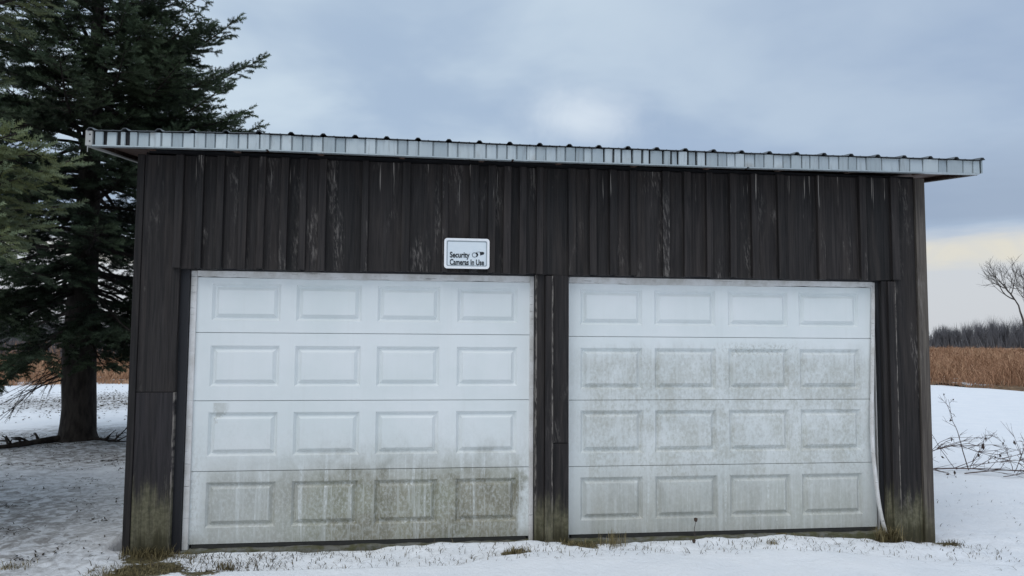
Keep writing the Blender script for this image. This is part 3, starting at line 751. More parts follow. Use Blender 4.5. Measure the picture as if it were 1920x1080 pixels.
for a, b in fseg:
    gap = 0.0012 if rnd.random() < 0.6 else 0.0035
    if 3.2 < a < 4.1: gap = rnd.uniform(0.0035, 0.006)
    a += gap; b -= gap
    z0a, z0b, z1a, z1b = zbot(a) + 0.004, zbot(b) + 0.004, ztop(a) - 0.006, ztop(b) - 0.006
    tl = rnd.uniform(-0.004, 0.004); tb = rnd.uniform(-0.006, 0.006)
    n_ = 5; V = []; Fq = []
    for i in range(n_):
        s = i / (n_ - 1); xx = a + (b - a) * s; bow = 0.004 * (1 - (2 * s - 1) ** 2)
        edge = (0.009 if gap > 0.0045 else 0.005) if i in (0, n_ - 1) else 0.0
        if i in (1, n_ - 2): xx = a + 0.005 if i == 1 else b - 0.005
        z0 = z0a + (z0b - z0a) * s; z1 = z1a + (z1b - z1a) * s
        yy = YF - bow + edge + tl * (s - 0.5)
        V += [(xx, yy, z0), (xx, yy + tb, z1)]
        if i: o = 2 * i; Fq.append((o - 2, o, o + 1, o - 1))
    gobj('fascia_panel', V, Fq, M_FASC, roof, smooth=False)
for a, b in ((-0.36, 3.19), (4.12, 6.55)):
    xs_ = [a] + [q for q in TOPX if a < q < b] + [b]; V = []; Fq = []
    for i, xx in enumerate(xs_):
        V += [(xx, YF + 0.009, zbot(xx) + 0.005), (xx, YF + 0.009, ztop(xx) - 0.004)]
        if i: Fq.append((2 * i - 2, 2 * i, 2 * i + 1, 2 * i - 1))
    gobj('fascia_backing', V, Fq, M_FASC, roof)
lip = []
for i in range(len(TOPX) - 1):
    a, b = TOPX[i] + 0.02, TOPX[i + 1] - (0.02 if i == 3 else 0)
    lip.append(([(a, YF - 0.010, zbot(a) - 0.006), (b, YF - 0.010, zbot(b) - 0.006), (b, YF + 0.036, zbot(b) - 0.006), (a, YF + 0.036, zbot(a) - 0.006),
                 (a, YF - 0.010, zbot(a) + 0.003), (b, YF - 0.010, zbot(b) + 0.003), (b, YF + 0.036, zbot(b) + 0.003), (a, YF + 0.036, zbot(a) + 0.003)], BOXF))
gobj('fascia_lip', *join(lip), M_FASC, roof)
for xa, xb, la, lb in ((-0.664, -0.646, -0.668, -0.632), (6.535, 6.553, 6.52, 6.557)):
    xm = (xa + xb) / 2
    gobj('rake_board', sheared(boxv(xa, xb, YF + 0.037, YB, zbot(xm) + 0.004, ztop(xm) - 0.003)), BOXF, M_SOFF, roof)
    gobj('rake_lip', sheared(boxv(la, lb, YF + 0.037, YB, zbot(xm) - 0.010, zbot(xm) + 0.002)), BOXF, M_LIP if xm < 0 else M_GREYW, roof)
for k in range(11):      # rafter tails under the eave
    xx = -0.3 + k * 0.64
    gobj('rafter', sheared(boxv(xx, xx + 0.04, YF + 0.036, -0.14, zbot(xx) + 0.004, zbot(xx) + 0.028)), BOXF, M_SOFF, roof)
cap_ = gobj('end_cap', *cbox(-0.668, -0.620, YF - 0.014, YF + 0.03, zbot(-.64) - 0.004, ztop(-.64) - 0.001), M_LIP, roof)
gobj('end_cap', *cbox(6.561, 6.575, YF - 0.008, YF + 0.03, zbot(6.5) + 0.006, ztop(6.5) - 0.001), M_FASC, roof)
def disc(cx, y, cz, r, n=10):
    V = [(cx + r * math.cos(6.2832 * i / n), y, cz + r * math.sin(6.2832 * i / n)) for i in range(n)]
    V += [(a, y + 0.003, c_) for a, _, c_ in V]
    return V, [tuple(range(n - 1, -1, -1))] + [(i, (i + 1) % n, n + (i + 1) % n, n + i) for i in range(n)]
for zz in (0.028, 0.078): gobj('screw_hole', *disc(-0.636, YF - 0.0165, zbot(-.64) + zz, 0.0055), M_INK, roof)
tv, tf = tubes([(np.array([(-0.655, YF, zbot(-.65)), (-0.655, YF + .002, zbot(-.65) - 0.05)]), np.array([0.004, 0.003]))], 5)
gobj('hanging_wire', tv, tf, M_LIP, roof)

# ------------------------------------------------------------------ sign
SX0, SX1, SZ0, SZ1 = 1.988, 2.355, 2.181, 2.427
SC = Vector(((SX0 + SX1) / 2, -0.147, SZ0))
sign = empty('security_sign', SC, 'white plastic sign reading Security Cameras In Use above the left door', 'sign')
def rrect(w, h, r, n=6):
    pts = []
    for cx, cz, a0 in ((w / 2 - r, h / 2 - r, 0), (-w / 2 + r, h / 2 - r, 90), (-w / 2 + r, -h / 2 + r, 180), (w / 2 - r, -h / 2 + r, 270)):
        for i in range(n + 1):
            a = math.radians(a0 + 90 * i / n); pts.append((cx + r * math.cos(a), cz + r * math.sin(a)))
    return pts
SW, SH = SX1 - SX0, SZ1 - SZ0
def slab(pts, y0, y1):
    n = len(pts); V = [(a, y0, b + SH / 2) for a, b in pts] + [(a, y1, b + SH / 2) for a, b in pts]
    return V, [tuple(range(n - 1, -1, -1)), tuple(range(n, 2 * n))] + [(i, (i + 1) % n, n + (i + 1) % n, n + i) for i in range(n)]
def sobj(name, v, f, mat, parent=None): return obj(name, v, f, mat, parent or sign)
def ringslab(po, pi_, y0, y1):
    n = len(po); V = []
    for P_, yy in ((po, y0), (pi_, y0), (po, y1), (pi_, y1)): V += [(a, yy, b + SH / 2) for a, b in P_]
    Fq = []
    for i in range(n):
        j = (i + 1) % n
        Fq += [(i, j, n + j, n + i), (2 * n + i, i, n + i, 3 * n + i) if False else (2 * n + i, 2 * n + j, j, i), (n + i, n + j, 3 * n + j, 3 * n + i)]
    return V, Fq
sobj('plate', *slab(rrect(SW - 0.01, SH - 0.01, 0.020), -0.004, 0.004), M_SIGN)
sobj('rim', *ringslab(rrect(SW, SH, 0.024), rrect(SW - 0.036, SH - 0.036, 0.012), -0.011, 0.003), M_SIGNE)
sobj('border_line', *ringslab(rrect(SW - 0.040, SH - 0.040, 0.012), rrect(SW - 0.056, SH - 0.056, 0.008), -0.0055, -0.003), M_SIGNL)
def text(name, s, x, z, size, wid):
    c_ = bpy.data.curves.new('lettering', 'FONT'); c_.body = s; c_.size = size; c_.offset = 0.0016; c_.extrude = 0.0006
    o = bpy.data.objects.new('lettering_tmp', c_); COL.objects.link(o)
    bpy.context.view_layer.update()
    me = bpy.data.meshes.new_from_object(o.evaluated_get(bpy.context.evaluated_depsgraph_get()))
    bpy.data.objects.remove(o)
    co = np.zeros(len(me.vertices) * 3, np.float32); me.vertices.foreach_get('co', co); co = co.reshape(-1, 3)
    w_ = co[:, 0].max() - co[:, 0].min(); sc = wid / w_
    new = np.stack([x + (co[:, 0] - co[:, 0].min()) * sc, -0.0062 - co[:, 2], z + co[:, 1]], 1)
    me.vertices.foreach_set('co', new.astype(np.float32).ravel()); me.update()
    me.materials.clear(); me.materials.append(M_INK); me.name = name
    return link(bpy.data.objects.new(name, me), sign)
text('lettering', 'Security', -SW / 2 + 0.046, 0.090, 0.064, 0.160)
text('lettering', 'Cameras In Use', -SW / 2 + 0.046, 0.031, 0.064, 0.278)
# camera pictogram: dome outline, dark lens wedge and mount
def flat(pts, mat, nm, y=-0.0066):
    n = len(pts); V = [(a, y, b) for a, b in pts] + [(a, y + 0.002, b) for a, b in pts]
    sobj(nm, V, [tuple(range(n - 1, -1, -1))] + [(i, (i + 1) % n, n + (i + 1) % n, n + i) for i in range(n)], mat)
cx, cz = SW / 2 - 0.122, 0.113
th = [math.radians(a) for a in range(60, 301, 20)]
po = [(cx + 0.020 * math.cos(a), cz + 0.020 * math.sin(a)) for a in th]
pin = [(cx + 0.0165 * math.cos(a), cz + 0.0165 * math.sin(a)) for a in th]
flat(po + pin[::-1], M_INK, 'pictogram')
flat([(cx + 0.004, cz + 0.018), (cx + 0.020, cz + 0.019), (cx + 0.031, cz + 0.008), (cx + 0.029, cz - 0.006), (cx + 0.018, cz - 0.017), (cx + 0.010, cz - 0.016), (cx + 0.019, cz)], M_INK, 'pictogram')
flat([(cx + 0.042, cz + 0.026), (cx + 0.072, cz + 0.026), (cx + 0.081, cz + 0.018), (cx + 0.076, cz + 0.006), (cx + 0.058, cz + 0.001), (cx + 0.049, cz - 0.004)], M_INK, 'pictogram')
flat([(cx + 0.016, cz + 0.0225), (cx + 0.042, cz + 0.0285), (cx + 0.042, cz + 0.0265), (cx + 0.016, cz + 0.0205)], M_INK, 'pictogram')

# ------------------------------------------------------------------ spruces
def shoot_template(nn, R, ln=0.115, nl=0.042, w=0.0125):
    """a needle-clad shoot along +x"""
    V = []
    for i in range(nn):
        s = (i + 0.5) / nn; th = i * 2.4 + R.uniform(-0.3, 0.3)
        c_, s_ = math.cos(th), math.sin(th)
        p = np.array([s * ln, 0, 0]); d = np.array([0.75, c_ * 0.75, s_ * 0.75 + 0.12]); d /= np.linalg.norm(d)
        L = nl * (1.0 - 0.25 * s) * R.uniform(0.85, 1.15)
        wv = np.cross(d, [c_ * 0.3 + 0.2, -s_, c_]); wv /= np.linalg.norm(wv) + 1e-6
        V += [p - wv * w * .5, p + wv * w * .5, p + d * L]
    return np.array(V)

def spruce(name, base, H, rfun, z0, seed, needle_mat, label, sp_l, sp_s, nn, keep=None, elev=None, bare=0.32, tr=0.24, dead=True, shoot=0.115, extra=None, nl=0.042, nw=0.0125):
    R = np.random.default_rng(seed)
    bx, by = base; bz = float(ground_h(bx, by))
    root = empty(name, (bx, by, bz - 0.03), label, 'tree', None)
    # trunk with root flare
    zz = np.concatenate([np.array([-0.05, 0.0, 0.06, 0.14, 0.28, 0.5, 0.9]), np.linspace(1.5, H, 14)])
    fl = np.array([1.45, 1.32, 1.18, 1.10, 1.04, 1.0, 0.97])
    rr = np.concatenate([tr * fl, tr * 0.95 * (1 - (np.linspace(1.5, H, 14) - 1.5) / (H - 1.5) * 0.97)])
    wob = np.cumsum(R.normal(0, 0.012, (len(zz), 2)), axis=0) * (zz > 0.5)[:, None]
    sides = 14; ang = np.arange(sides) * 2 * math.pi / sides
    V = []
    for k in range(len(zz)):
        q_ = rr[k] * (1 + (0.16 * np.cos(ang * 4 + 1.3) + 0.10 * np.cos(ang * 7)) * (fl[k] - 1.0 if k < 7 else 0) * 1.6 + R.normal(0, 0.02, sides))
        V.append(np.stack([wob[k, 0] + q_ * np.cos(ang), wob[k, 1] + q_ * np.sin(ang), np.full(sides, zz[k])], 1))
    V = np.concatenate(V); n = len(zz)
    i = np.arange(n - 1)[:, None] * sides; j = np.arange(sides)[None]; j2 = (j + 1) % sides
    F = np.stack([i + j, i + j2, i + sides + j2, i + sides + j], -1).reshape(-1, 4)
    obj('trunk', V, F, M_BARK, root, True)
    limbs = []; twigs = []; sp, sd, su, sl, stn = [], [], [], [], []
    z = z0; az0 = R.uniform(0, 6.28); up = np.array([0, 0, 1.0])
    blist = []
    while z < H - 0.25:
        nb = R.integers(6, 10)
        for b in range(nb):
            a = az0 + b * 2 * math.pi / nb + R.normal(0, 0.22)
            blist.append((z + R.normal(0, 0.07), a, rfun(z) * R.uniform(0.62, 1.08)))
        az0 += 0.9; z += R.uniform(0.20, 0.27)
    if extra: blist += extra
    for zb, a, L in blist:
        if L < 0.15: continue
        s = (zb - z0) / (H - z0)
        e0 = (math.radians(-8 + 40 * s) if elev is None else elev(s)) + R.normal(0, 0.17)
        hd = np.array([math.cos(a), math.sin(a), 0])
        if keep is not None and not keep(bx + hd[0] * L, by + hd[1] * L, bz + zb): fac = 2.4
        else: fac = 1.0
        nseg = 9; tq = np.linspace(0, 1, nseg)
        droop = (0.26 * (1 - s) + 0.05) * L
        zl = math.tan(e0) * L * tq - droop * (tq ** 1.6) * 0.9 + 0.62 * L * np.clip(tq - 0.60, 0, 1) ** 1.5 + np.cumsum(R.normal(0, 0.008, nseg))
        side = np.array([-hd[1], hd[0], 0]); wv = np.cumsum(R.normal(0, 0.02, nseg)) * L * 0.25
        P_ = hd[None] * (L * tq * 0.97)[:, None] + side[None] * wv[:, None] + up[None] * (zb + zl)[:, None]
        limbs.append((P_, (0.010 + 0.013 * L) * (1 - 0.88 * tq)))
        dl = sp_l * fac
        tcur = bare * R.uniform(0.8, 1.15); sgn = 1
        while tcur < 0.985:
            p0 = np.array([np.interp(tcur, tq, P_[:, k]) for k in range(3)])
            p1 = np.array([np.interp(min(tcur + 0.05, 1), tq, P_[:, k]) for k in range(3)]); dr_ = p1 - p0; dr_ /= np.linalg.norm(dr_) + 1e-9
            sv = np.cross(dr_, up); sv /= np.linalg.norm(sv) + 1e-9
            ll = (0.16 + 0.36 * L * (1 - tcur)) * R.uniform(0.7, 1.15); ll = min(ll, 0.85)
            ang_ = R.uniform(0.75, 1.05)
            ld = dr_ * math.cos(ang_) + sv * sgn * math.sin(ang_) + up * R.uniform(-0.50, 0.32); ld /= np.linalg.norm(ld)
            ns = max(2, int(ll / (sp_s * fac)))
            tl_ = (np.arange(ns) + 0.4) / ns
            pts = p0 + ld * (ll * tl_)[:, None] - up * (0.16 * ll * tl_ ** 2 * (1 - s))[:, None]
            twigs.append((np.array([p0, pts[ns // 2], pts[-1]]), np.array([0.006, 0.004, 0.002])))
            lat = np.cross(ld, up); lat /= np.linalg.norm(lat) + 1e-9
            for q_ in range(ns):
                for sg in (-1, 1):
                    if tl_[q_] < 0.2 and R.random() < 0.5: continue
                    d = ld * 0.72 + lat * sg * 0.62 + up * R.normal(0.03, 0.22)
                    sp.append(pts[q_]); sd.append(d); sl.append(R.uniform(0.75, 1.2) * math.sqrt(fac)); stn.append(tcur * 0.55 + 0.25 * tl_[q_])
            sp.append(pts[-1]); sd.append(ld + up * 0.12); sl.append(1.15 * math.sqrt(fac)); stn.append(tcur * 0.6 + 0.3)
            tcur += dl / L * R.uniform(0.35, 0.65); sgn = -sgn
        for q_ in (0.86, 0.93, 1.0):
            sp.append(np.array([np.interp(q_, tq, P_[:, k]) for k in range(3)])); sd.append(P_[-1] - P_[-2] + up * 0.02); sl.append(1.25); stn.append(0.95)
    v, f = tubes(limbs, 5); obj('limbs', v, f, M_BARK, root, True)
    v, f = tubes(twigs, 3); obj('twigs', v, f, M_BARK, root, True)
    sp, sd, sl = np.array(sp), np.array(sd), np.array(sl); sd /= np.linalg.norm(sd, axis=1, keepdims=True)
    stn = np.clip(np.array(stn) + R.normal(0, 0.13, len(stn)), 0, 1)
    tilt = R.normal(0, 0.5, len(sp))
    A = np.cross(sd, up); A /= np.linalg.norm(A, axis=1, keepdims=True) + 1e-6; B = np.cross(A, sd)
    A2 = A * np.cos(tilt)[:, None] + B * np.sin(tilt)[:, None]; B2 = np.cross(A2, sd)
    Vs = []
    NVAR = 6; var = R.integers(0, NVAR, len(sp)); tint = []
    for k in range(NVAR):
        T_ = shoot_template(nn, R, shoot, nl, nw)
        mk = var == k
        V_ = sp[mk][:, None] + sl[mk][:, None, None] * (T_[None, :, 0:1] * sd[mk][:, None] + T_[None, :, 1:2] * A2[mk][:, None] + T_[None, :, 2:3] * B2[mk][:, None])
        Vs.append(V_.reshape(-1, 3)); tint.append(np.repeat(stn[mk], len(T_)))
    V = np.concatenate(Vs); F = np.arange(len(V)).reshape(-1, 3)
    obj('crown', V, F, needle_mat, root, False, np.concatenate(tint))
    if dead:
        ps = []
        for k in range(9):
            a = math.pi + R.normal(0, 0.8) if k < 5 else R.uniform(0, 6.28); zb = R.uniform(0.9, 1.5); L = R.uniform(0.7, 1.4)
            tq = np.linspace(0, 1, 7); hd = np.array([math.cos(a), math.sin(a), 0])
            P_ = hd[None] * (L * tq)[:, None] + up[None] * (zb + 0.2 * L * tq - 0.75 * L * tq ** 2)[:, None] + np.cumsum(R.normal(0, 0.02, (7, 3)), axis=0)
            ps.append((P_, 0.014 * (1 - 0.8 * tq)))
            for _ in range(7):
                i0 = R.integers(2, 6); d = P_[i0] - P_[i0 - 1]; d = d / np.linalg.norm(d) + R.normal(0, 0.6, 3); l2 = R.uniform(0.12, 0.4)
                pth = np.array([P_[i0], P_[i0] + d * l2 * .5 + R.normal(0, .02, 3), P_[i0] + d * l2 - up * 0.05]); ps.append((pth, np.array([0.006, 0.004, 0.002])))
        v, f = tubes(ps, 4); obj('dead_limbs', v, f, M_BARK, root, True)
    return root

def r_big(z): return float(np.interp(z, [0.9, 2.0, 3.0, 4.4, 5.2, 6.0, 6.9, 8.4, 9.2], [1.5, 2.1, 2.5, 2.62, 2.5, 2.0, 1.35, 0.55, 0.1]))
EX = [(1.75, -0.9, 1.3), (1.65, 0.5, 1.5), (1.6, 0.1, 1.2), (1.7, 1.4, 1.6), (4.75, 0.06, 2.62), (5.0, -0.25, 2.45), (4.6, -0.45, 2.6), (5.5, -0.1, 1.85), (5.9, 0.15, 1.45), (6.25, -0.35, 1.3), (6.6, 0.0, 1.05), (5.3, 0.35, 2.2), (4.9, -0.7, 2.4), (5.7, -0.8, 1.9)]
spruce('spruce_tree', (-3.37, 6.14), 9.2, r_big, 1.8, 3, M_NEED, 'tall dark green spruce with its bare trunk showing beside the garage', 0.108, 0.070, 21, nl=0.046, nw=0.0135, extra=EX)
def r_near(z): return float(np.interp(z, [1.8, 3.0, 3.3, 3.8, 4.5, 6.5, 9.5], [2.8, 2.85, 2.3, 2.6, 2.85, 1.7, 0.1]))
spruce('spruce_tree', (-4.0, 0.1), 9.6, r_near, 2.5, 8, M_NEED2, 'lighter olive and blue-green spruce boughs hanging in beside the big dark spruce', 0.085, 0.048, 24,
       keep=lambda x, y, z: x > -2.4 and y < 1.6 and z < 5.2, tr=0.26, dead=False, bare=0.40, shoot=0.095, nl=0.030, nw=0.0085, elev=lambda s: math.radians(8 + 22 * s),
       extra=[(2.25, 0.08, 3.05), (2.35, -0.12, 2.8), (2.55, 0.05, 2.85), (2.65, -0.2, 2.8), (2.8, 0.10, 2.8), (2.95, -0.06, 2.8), (4.0, 0.12, 2.85), (4.15, -0.1, 2.8)])

# surface root running out from the big spruce's foot
def wiggly(p0, p1, n, amp, R, sag=0.0):
    tq = np.linspace(0, 1, n); P_ = np.outer(1 - tq, p0) + np.outer(tq, p1)
    w = np.cumsum(R.normal(0, amp, (n, 3)), axis=0); w -= np.outer(tq, w[-1]); return P_ + w
Rg = np.random.default_rng(44)
def on_ground(P_, lift=0.0):
    P_ = np.array(P_, float); P_[:, 2] = ground_h(P_[:, 0], P_[:, 1]) + lift; return P_

def fallen(name, label, mains, leaves, seed, rad=0.016, twn=14, twl=0.35, mat=None, lift=None):
    R = np.random.default_rng(seed)
    o0 = np.array(mains[0][0], float); root = empty(name, o0, label, 'branch', 'fallen branches on the snow')
    ps = []; tw = []; tips = []
    for mi, pts in enumerate(mains):
        pts = np.array(pts, float); n = 14
        tq = np.linspace(0, 1, n); P_ = np.stack([np.interp(tq, np.linspace(0, 1, len(pts)), pts[:, k]) for k in range(3)], 1)
        for _ in range(2): P_[1:-1] = (P_[:-2] + 2 * P_[1:-1] + P_[2:]) / 4
        P_ += np.cumsum(R.normal(0, 0.006, P_.shape), axis=0)
        r0 = rad if mi == 0 else rad * 0.6
        P_[:, 2] = np.maximum(P_[:, 2], ground_h(P_[:, 0], P_[:, 1]) + r0 * 0.7)
        ps.append((P_ - o0, r0 * (1 - 0.8 * tq)))
        for _ in range(twn):
            i0 = R.integers(2, n - 1); d = P_[i0] - P_[i0 - 1]; d /= np.linalg.norm(d); d = d + R.normal(0, 0.55, 3); d[2] = abs(d[2]) * 0.7 - 0.05; l2 = twl * R.uniform(0.35, 1.2)
            pm_ = P_[i0] + d * l2 * .5 + R.normal(0, .025, 3); pe = P_[i0] + d * l2 + R.normal(0, .05, 3) - np.array([0, 0, 0.04])
            for q_ in (pm_, pe): q_[2] = max(q_[2], float(ground_h(q_[0], q_[1])) + 0.004)
            tw.append((np.array([P_[i0], pm_, pe]) - o0, np.array([0.45, 0.3, 0.16]) * rad)); tips.append(pe - o0); tips.append(pm_ - o0)
            for _ in range(2):
                d3 = d + R.normal(0, 0.5, 3); p3 = pm_ + d3 * l2 * 0.4; p3[2] = max(p3[2], float(ground_h(p3[0], p3[1])) + 0.004)
                tw.append((np.array([pm_, (pm_ + p3) / 2 + R.normal(0, .01, 3), p3]) - o0, np.array([0.28, 0.2, 0.12]) * rad)); tips.append(p3 - o0)
    if twn <= 18: ps += tw; tw = []
    v, f = tubes(ps, 6); obj('stem', v, f, mat or M_BRUSH, root, True)
    if tw: v, f = tubes(tw, 4); obj('twigs', v, f, mat or M_BRUSH, root, True)
    if leaves and tips:
        lv = [(0, 0, 0), (0.02, 0.012, 0.006), (0.045, 0, -0.004), (0.02, -0.012, 0.006), (0.03, 0.006, 0.014), (0.012, 0.0, -0.012)]
        me = mesh('dead_leaf', lv, [(0, 3, 2), (0, 2, 1), (0, 1, 4), (2, 5, 3), (0, 5, 1)], M_LEAF)
        for k in R.choice(len(tips), min(leaves, len(tips)), replace=False):
            o = bpy.data.objects.new('dead_leaf', me); o.location = tips[k]; sc_ = R.uniform(0.8, 1.7); o.scale = (sc_, sc_, sc_)
            o.rotation_euler = tuple(R.uniform(0, 6.28, 3)); link(o, root)
    return root

g_ = lambda x, y, l=0.02: (x, y, float(ground_h(x, y)) + l)
fallen('fallen_branch', 'dark fallen limb lying across the snow from the right corner of the garage', [
    [g_(7.6, 3.3), g_(8.7, 3.1, .05), g_(9.3, 2.85, .06), g_(10.4, 2.6), g_(11.6, 2.5)],
    [g_(8.2, 3.2, .1), (8.9, 3.1, 0.30), (9.35, 2.95, 0.12), g_(10.2, 2.6, .05)]], 8, 61, 0.011, 18, 0.34)
fallen('fallen_branch', 'thin arching brush stems standing out of the snow behind the fallen limb', [
    [g_(9.15, 3.15), (8.98, 3.1, 0.30), (8.82, 3.05, 0.60), (8.76, 3.0, 0.84)],
    [g_(9.05, 3.3), (8.80, 3.3, 0.25), (8.65, 3.25, 0.55), (8.60, 3.2, 0.66)],
    [g_(8.5, 3.3), (8.8, 3.2, 0.32), (9.2, 3.1, 0.36), (9.35, 3.05, 0.30)],
    [g_(9.2, 3.2), (9.32, 3.1, 0.2), (9.36, 3.05, 0.46)],
    [g_(9.75, 3.1), (9.68, 3.1, 0.18), (9.55, 3.1, 0.38)]], 16, 62, 0.007, 7, 0.16)
fallen('fallen_branch', 'spread of reddish brush twigs lying low at the far end of the fallen limb', [
    [g_(8.9, 2.9), g_(9.4, 2.65, .09), g_(9.9, 2.35, .06), g_(10.6, 2.0)],
    [g_(9.0, 3.2), g_(9.6, 3.1, .16), g_(10.2, 3.0, .14), g_(10.9, 2.9)],
    [g_(9.2, 2.6), g_(9.9, 2.75, .10), g_(10.6, 3.0, .05)],
    [g_(9.6, 2.9), (9.8, 2.9, 0.22), (10.0, 2.95, 0.34)]], 12, 63, 0.008, 14, 0.34)
fallen('fallen_branch', 'short straight stick half sunk in snow near the right corner of the garage', [[g_(6.9, 1.6, .01), g_(7.35, 2.05, .03)]], 0, 64, 0.011, 2, 0.1)
fallen('fallen_branch', 'long dark root-like limb on the ground at the foot of the big spruce', [
    [g_(-3.5, 6.0, .02), g_(-3.75, 5.75, .02), g_(-4.05, 5.45, .03), g_(-4.6, 5.2, .03), g_(-5.2, 5.0, .03)]], 0, 65, 0.055, 8, 0.3, M_BARK)
fallen('fallen_branch', 'short dark twig on the snow at the garage side of the big spruce', [[g_(-3.2, 6.0, .02), g_(-2.85, 5.95, .02), g_(-2.6, 6.05, .02)]], 0, 66, 0.030, 6, 0.22, M_BARK)

# ------------------------------------------------------------------ leafless tree by the meadow
def bare_tree(base, H, seed, label):
    R = np.random.default_rng(seed); root = empty('bare_tree', (base[0], base[1], float(ground_h(*base)) - 0.1), label, 'tree')
    trunk = []; br = []
    up = np.array([0, 0, 1.0])
    def grow(p, d, L, r, lev):
        n = 6; tq = np.linspace(0, 1, n); P_ = [p]; dd_ = d.copy()
        for k in range(n - 1):
            dd_ = dd_ + R.normal(0, 0.13, 3) + up * (0.04 if lev else 0.0); dd_ /= np.linalg.norm(dd_); P_.append(P_[-1] + dd_ * L / (n - 1))
        P_ = np.array(P_); (trunk if lev == 0 else br).append((P_, r * (1 - 0.45 * tq)))
        if lev >= 5 or r < 0.006: return
        for k in range(4 if lev < 5 else 5):
            i0 = R.integers(2, n) if k else n - 1; e = R.normal(0, 1, 3); e -= e.dot(dd_) * dd_; e /= np.linalg.norm(e)
            sp_ = R.uniform(0.35, 0.95) if k else R.uniform(0.1, 0.4)
            nd = dd_ * math.cos(sp_) + e * math.sin(sp_); nd[2] += 0.1; nd /= np.linalg.norm(nd)
            grow(P_[i0], nd, L * R.uniform(0.56, 0.76), r * (0.62 if k == 0 else 0.5), lev + 1)
    grow(np.zeros(3), np.array([-0.10, 0.05, 1.0]), H * 0.40, 0.17, 0)
    v, f = tubes(trunk, 8); obj('trunk', v, f, M_BTREE, root, True)
    v, f = tubes(br, 4); obj('branches', v, f, M_BTREE, root, True)
    return root
bare_tree((52.5, 49.4), 9.0, 15, 'lone leafless tree standing in front of the far woods')

# ------------------------------------------------------------------ grass tufts, weed, litter
def tuft(x, y, n, h, spread, seed, label, lean=0.8, tb=0.5, cat='grass'):
    R = np.random.default_rng(seed); z = float(ground_h(x, y)) - 0.01
    px = np.clip(R.normal(0, spread, n), -1.6 * spread, 1.6 * spread); py = np.clip(R.normal(0, spread * 0.7, n), -1.1 * spread, 1.1 * spread); pz = ground_h(x + px, y + py) - 0.012 - z
    V, F, T = blades(px, py, pz, h * R.uniform(0.35, 1.1, n), np.full(n, 0.0045), R.uniform(0.1, lean, n), R.uniform(0, 6.28, n), np.clip(R.normal(tb, 0.25, n), 0, 1))
    o = bpy.data.objects.new('grass_tuft', mesh('grass_tuft', V, F, M_TUFT, False, T)); o.location = (x, y, z)
    link(o, None, label, cat, 'dead grass tufts around the garage'); return o
tuft(-0.16, -0.64, 1100, 0.055, 0.17, 1, 'wide flattened patch of brown grass in front of the left corner post', 1.3, 0.45)
tuft(-0.20, -0.16, 420, 0.10, 0.10, 2, 'ragged dead grass against the mossy foot of the left corner post', 0.9, 0.35)
tuft(0.02, -0.26, 300, 0.06, 0.09, 3, 'low dead grass below the left jamb of the mildewed door', 1.2, 0.4)
tuft(0.47, -0.58, 120, 0.075, 0.035, 4, 'small brown grass clump poking through snow before the mildewed door', 0.8, 0.4)
tuft(2.56, -0.42, 260, 0.075, 0.06, 5, 'tan grass clump in the snow just left of the centre post', 1.0, 0.55)
tuft(3.12, -0.14, 260, 0.07, 0.11, 6, 'pale straw grass at the foot of the centre post', 0.9, 0.65)
tuft(3.38, -0.20, 90, 0.16, 0.07, 7, 'sparse upright straws near the left end of the right door', 0.5, 0.7)
tuft(5.74, -0.22, 420, 0.17, 0.055, 8, 'thick tan grass clump where the loose door stop meets the ground', 0.9, 0.5)
tuft(6.28, -0.26, 180, 0.05, 0.065, 9, 'dark leafy tuft at the foot of the right corner board', 1.2, 0.2)
tuft(4.62, -0.42, 60, 0.06, 0.03, 10, 'tiny sprig of grass in the snow before the right door', 0.9, 0.4)
tuft(-1.05, -0.35, 160, 0.06, 0.08, 11, 'faded grass patch in the snow beside the left corner of the garage', 1.1, 0.5)

Rw = np.random.default_rng(77)
wx, wy = 4.03, -0.24; wz = float(ground_h(wx, wy))
weed = empty('weed_stalk', (wx, wy, wz - 0.01), 'single dried weed stalk with a dark seed head before the right door', 'weed')
v, f = tubes([(np.array([(0, 0, 0), (0.012, 0, 0.06), (0.004, 0, 0.12), (0.02, 0.005, 0.18)]), np.array([0.003, 0.0028, 0.0024, 0.002])),
              (np.array([(0.010, 0, 0.07), (-0.012, 0, 0.10)]), np.array([0.002, 0.001]))], 5)
obj('stalk', v, f, M_TWIG, weed, True)
hv = []; 
for i in range(7):
    for j in range(8):
        a = math.pi * i / 6; b = 2 * math.pi * j / 8; rr_ = 0.016 * (1 + Rw.normal(0, 0.2))
        hv.append((0.02 + rr_ * math.sin(a) * math.cos(b), 0.005 + rr_ * math.sin(a) * math.sin(b), 0.192 + 0.018 * math.cos(a)))
obj('seed_head', hv, [(i * 8 + j, i * 8 + (j + 1) % 8, i * 8 + 8 + (j + 1) % 8, i * 8 + 8 + j) for i in range(6) for j in range(8)], M_LEAF, weed)
hv2 = [(a - 0.02, b - 0.005 , c_ * 0.8 - 0.13) for a, b, c_ in hv]
obj('leaf_clump', hv2, [(i * 8 + j, i * 8 + (j + 1) % 8, i * 8 + 8 + (j + 1) % 8, i * 8 + 8 + j) for i in range(6) for j in range(8)], M_LEAF, weed)

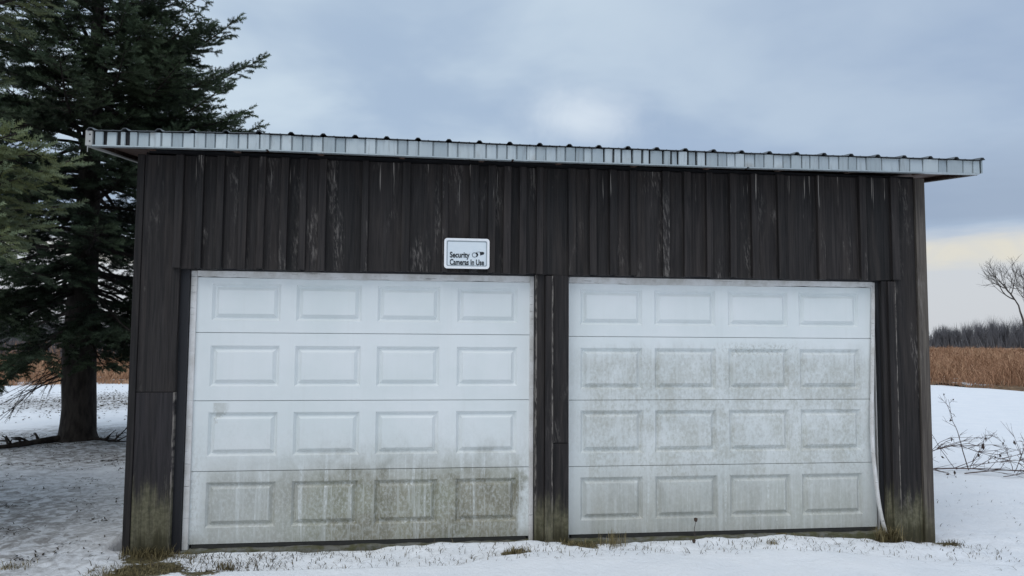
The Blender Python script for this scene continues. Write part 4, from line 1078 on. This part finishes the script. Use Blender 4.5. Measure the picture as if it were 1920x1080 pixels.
# loose bits: needles, twigs and grass tips on the snow
R = np.random.default_rng(91)
px, py, hh, ww, ln_, tn = [], [], [], [], [], []
def scatter(n, fx_, fy_, h0, h1, w, l0, l1, t0):
    x_ = fx_(n); y_ = fy_(n)
    px.append(x_); py.append(y_); hh.append(R.uniform(h0, h1, n)); ww.append(np.full(n, w) * R.uniform(0.6, 1.5, n)); ln_.append(R.uniform(l0, l1, n)); tn.append(np.clip(R.normal(t0, 0.25, n), 0, 1))
scatter(1500, lambda n: R.uniform(0.1, 6.6, n), lambda n: R.uniform(-0.72, -0.14, n), 0.015, 0.06, 0.004, 0.4, 1.6, 0.8)
scatter(600, lambda n: R.normal(0.5, 0.45, n), lambda n: R.uniform(-0.74, -0.2, n), 0.015, 0.06, 0.005, 0.6, 1.8, 0.6)
cc_ = [(R.uniform(-5.5, -0.8), R.uniform(-0.5, 8.0)) for _ in range(330)]
for cx_, cy_ in cc_:
    n = int(R.integers(6, 26)); s_ = R.uniform(0.03, 0.14)
    scatter(n, lambda n, c=cx_, s=s_: R.normal(c, s * 1.6, n), lambda n, c=cy_, s=s_: R.normal(c, s, n), 0.008, 0.035, 0.010, 1.0, 3.0, 0.3)
scatter(2500, lambda n: R.normal(-6.2, 1.6, n), lambda n: R.normal(14.0, 1.8, n), 0.01, 0.05, 0.03, 1.5, 3.5, 0.4)
scatter(380, lambda n: R.uniform(5.4, 8.6, n), lambda n: R.uniform(-1.3, 3.0, n), 0.01, 0.05, 0.004, 0.8, 2.2, 0.6)
px, py, hh, ww, ln_, tn = map(np.concatenate, (px, py, hh, ww, ln_, tn))
k = ~((px > -0.45) & (px < 6.28) & (py > -0.12))
px, py, hh, ww, ln_, tn = [q_[k] for q_ in (px, py, hh, ww, ln_, tn)]
V, F, T = blades(px, py, ground_h(px, py) - 0.004, hh, ww, ln_, R.uniform(0, 6.28, len(px)), tn)
V[:, 2] = np.maximum(V[:, 2], ground_h(V[:, 0], V[:, 1]) + 0.002)
obj('ground_litter', V, F, M_LITT, None, False, T, label='needles, twigs and grass tips littering the thin snow', cat='litter', kind='stuff')

S.cycles.use_denoising = True
S.cycles.max_bounces = 6
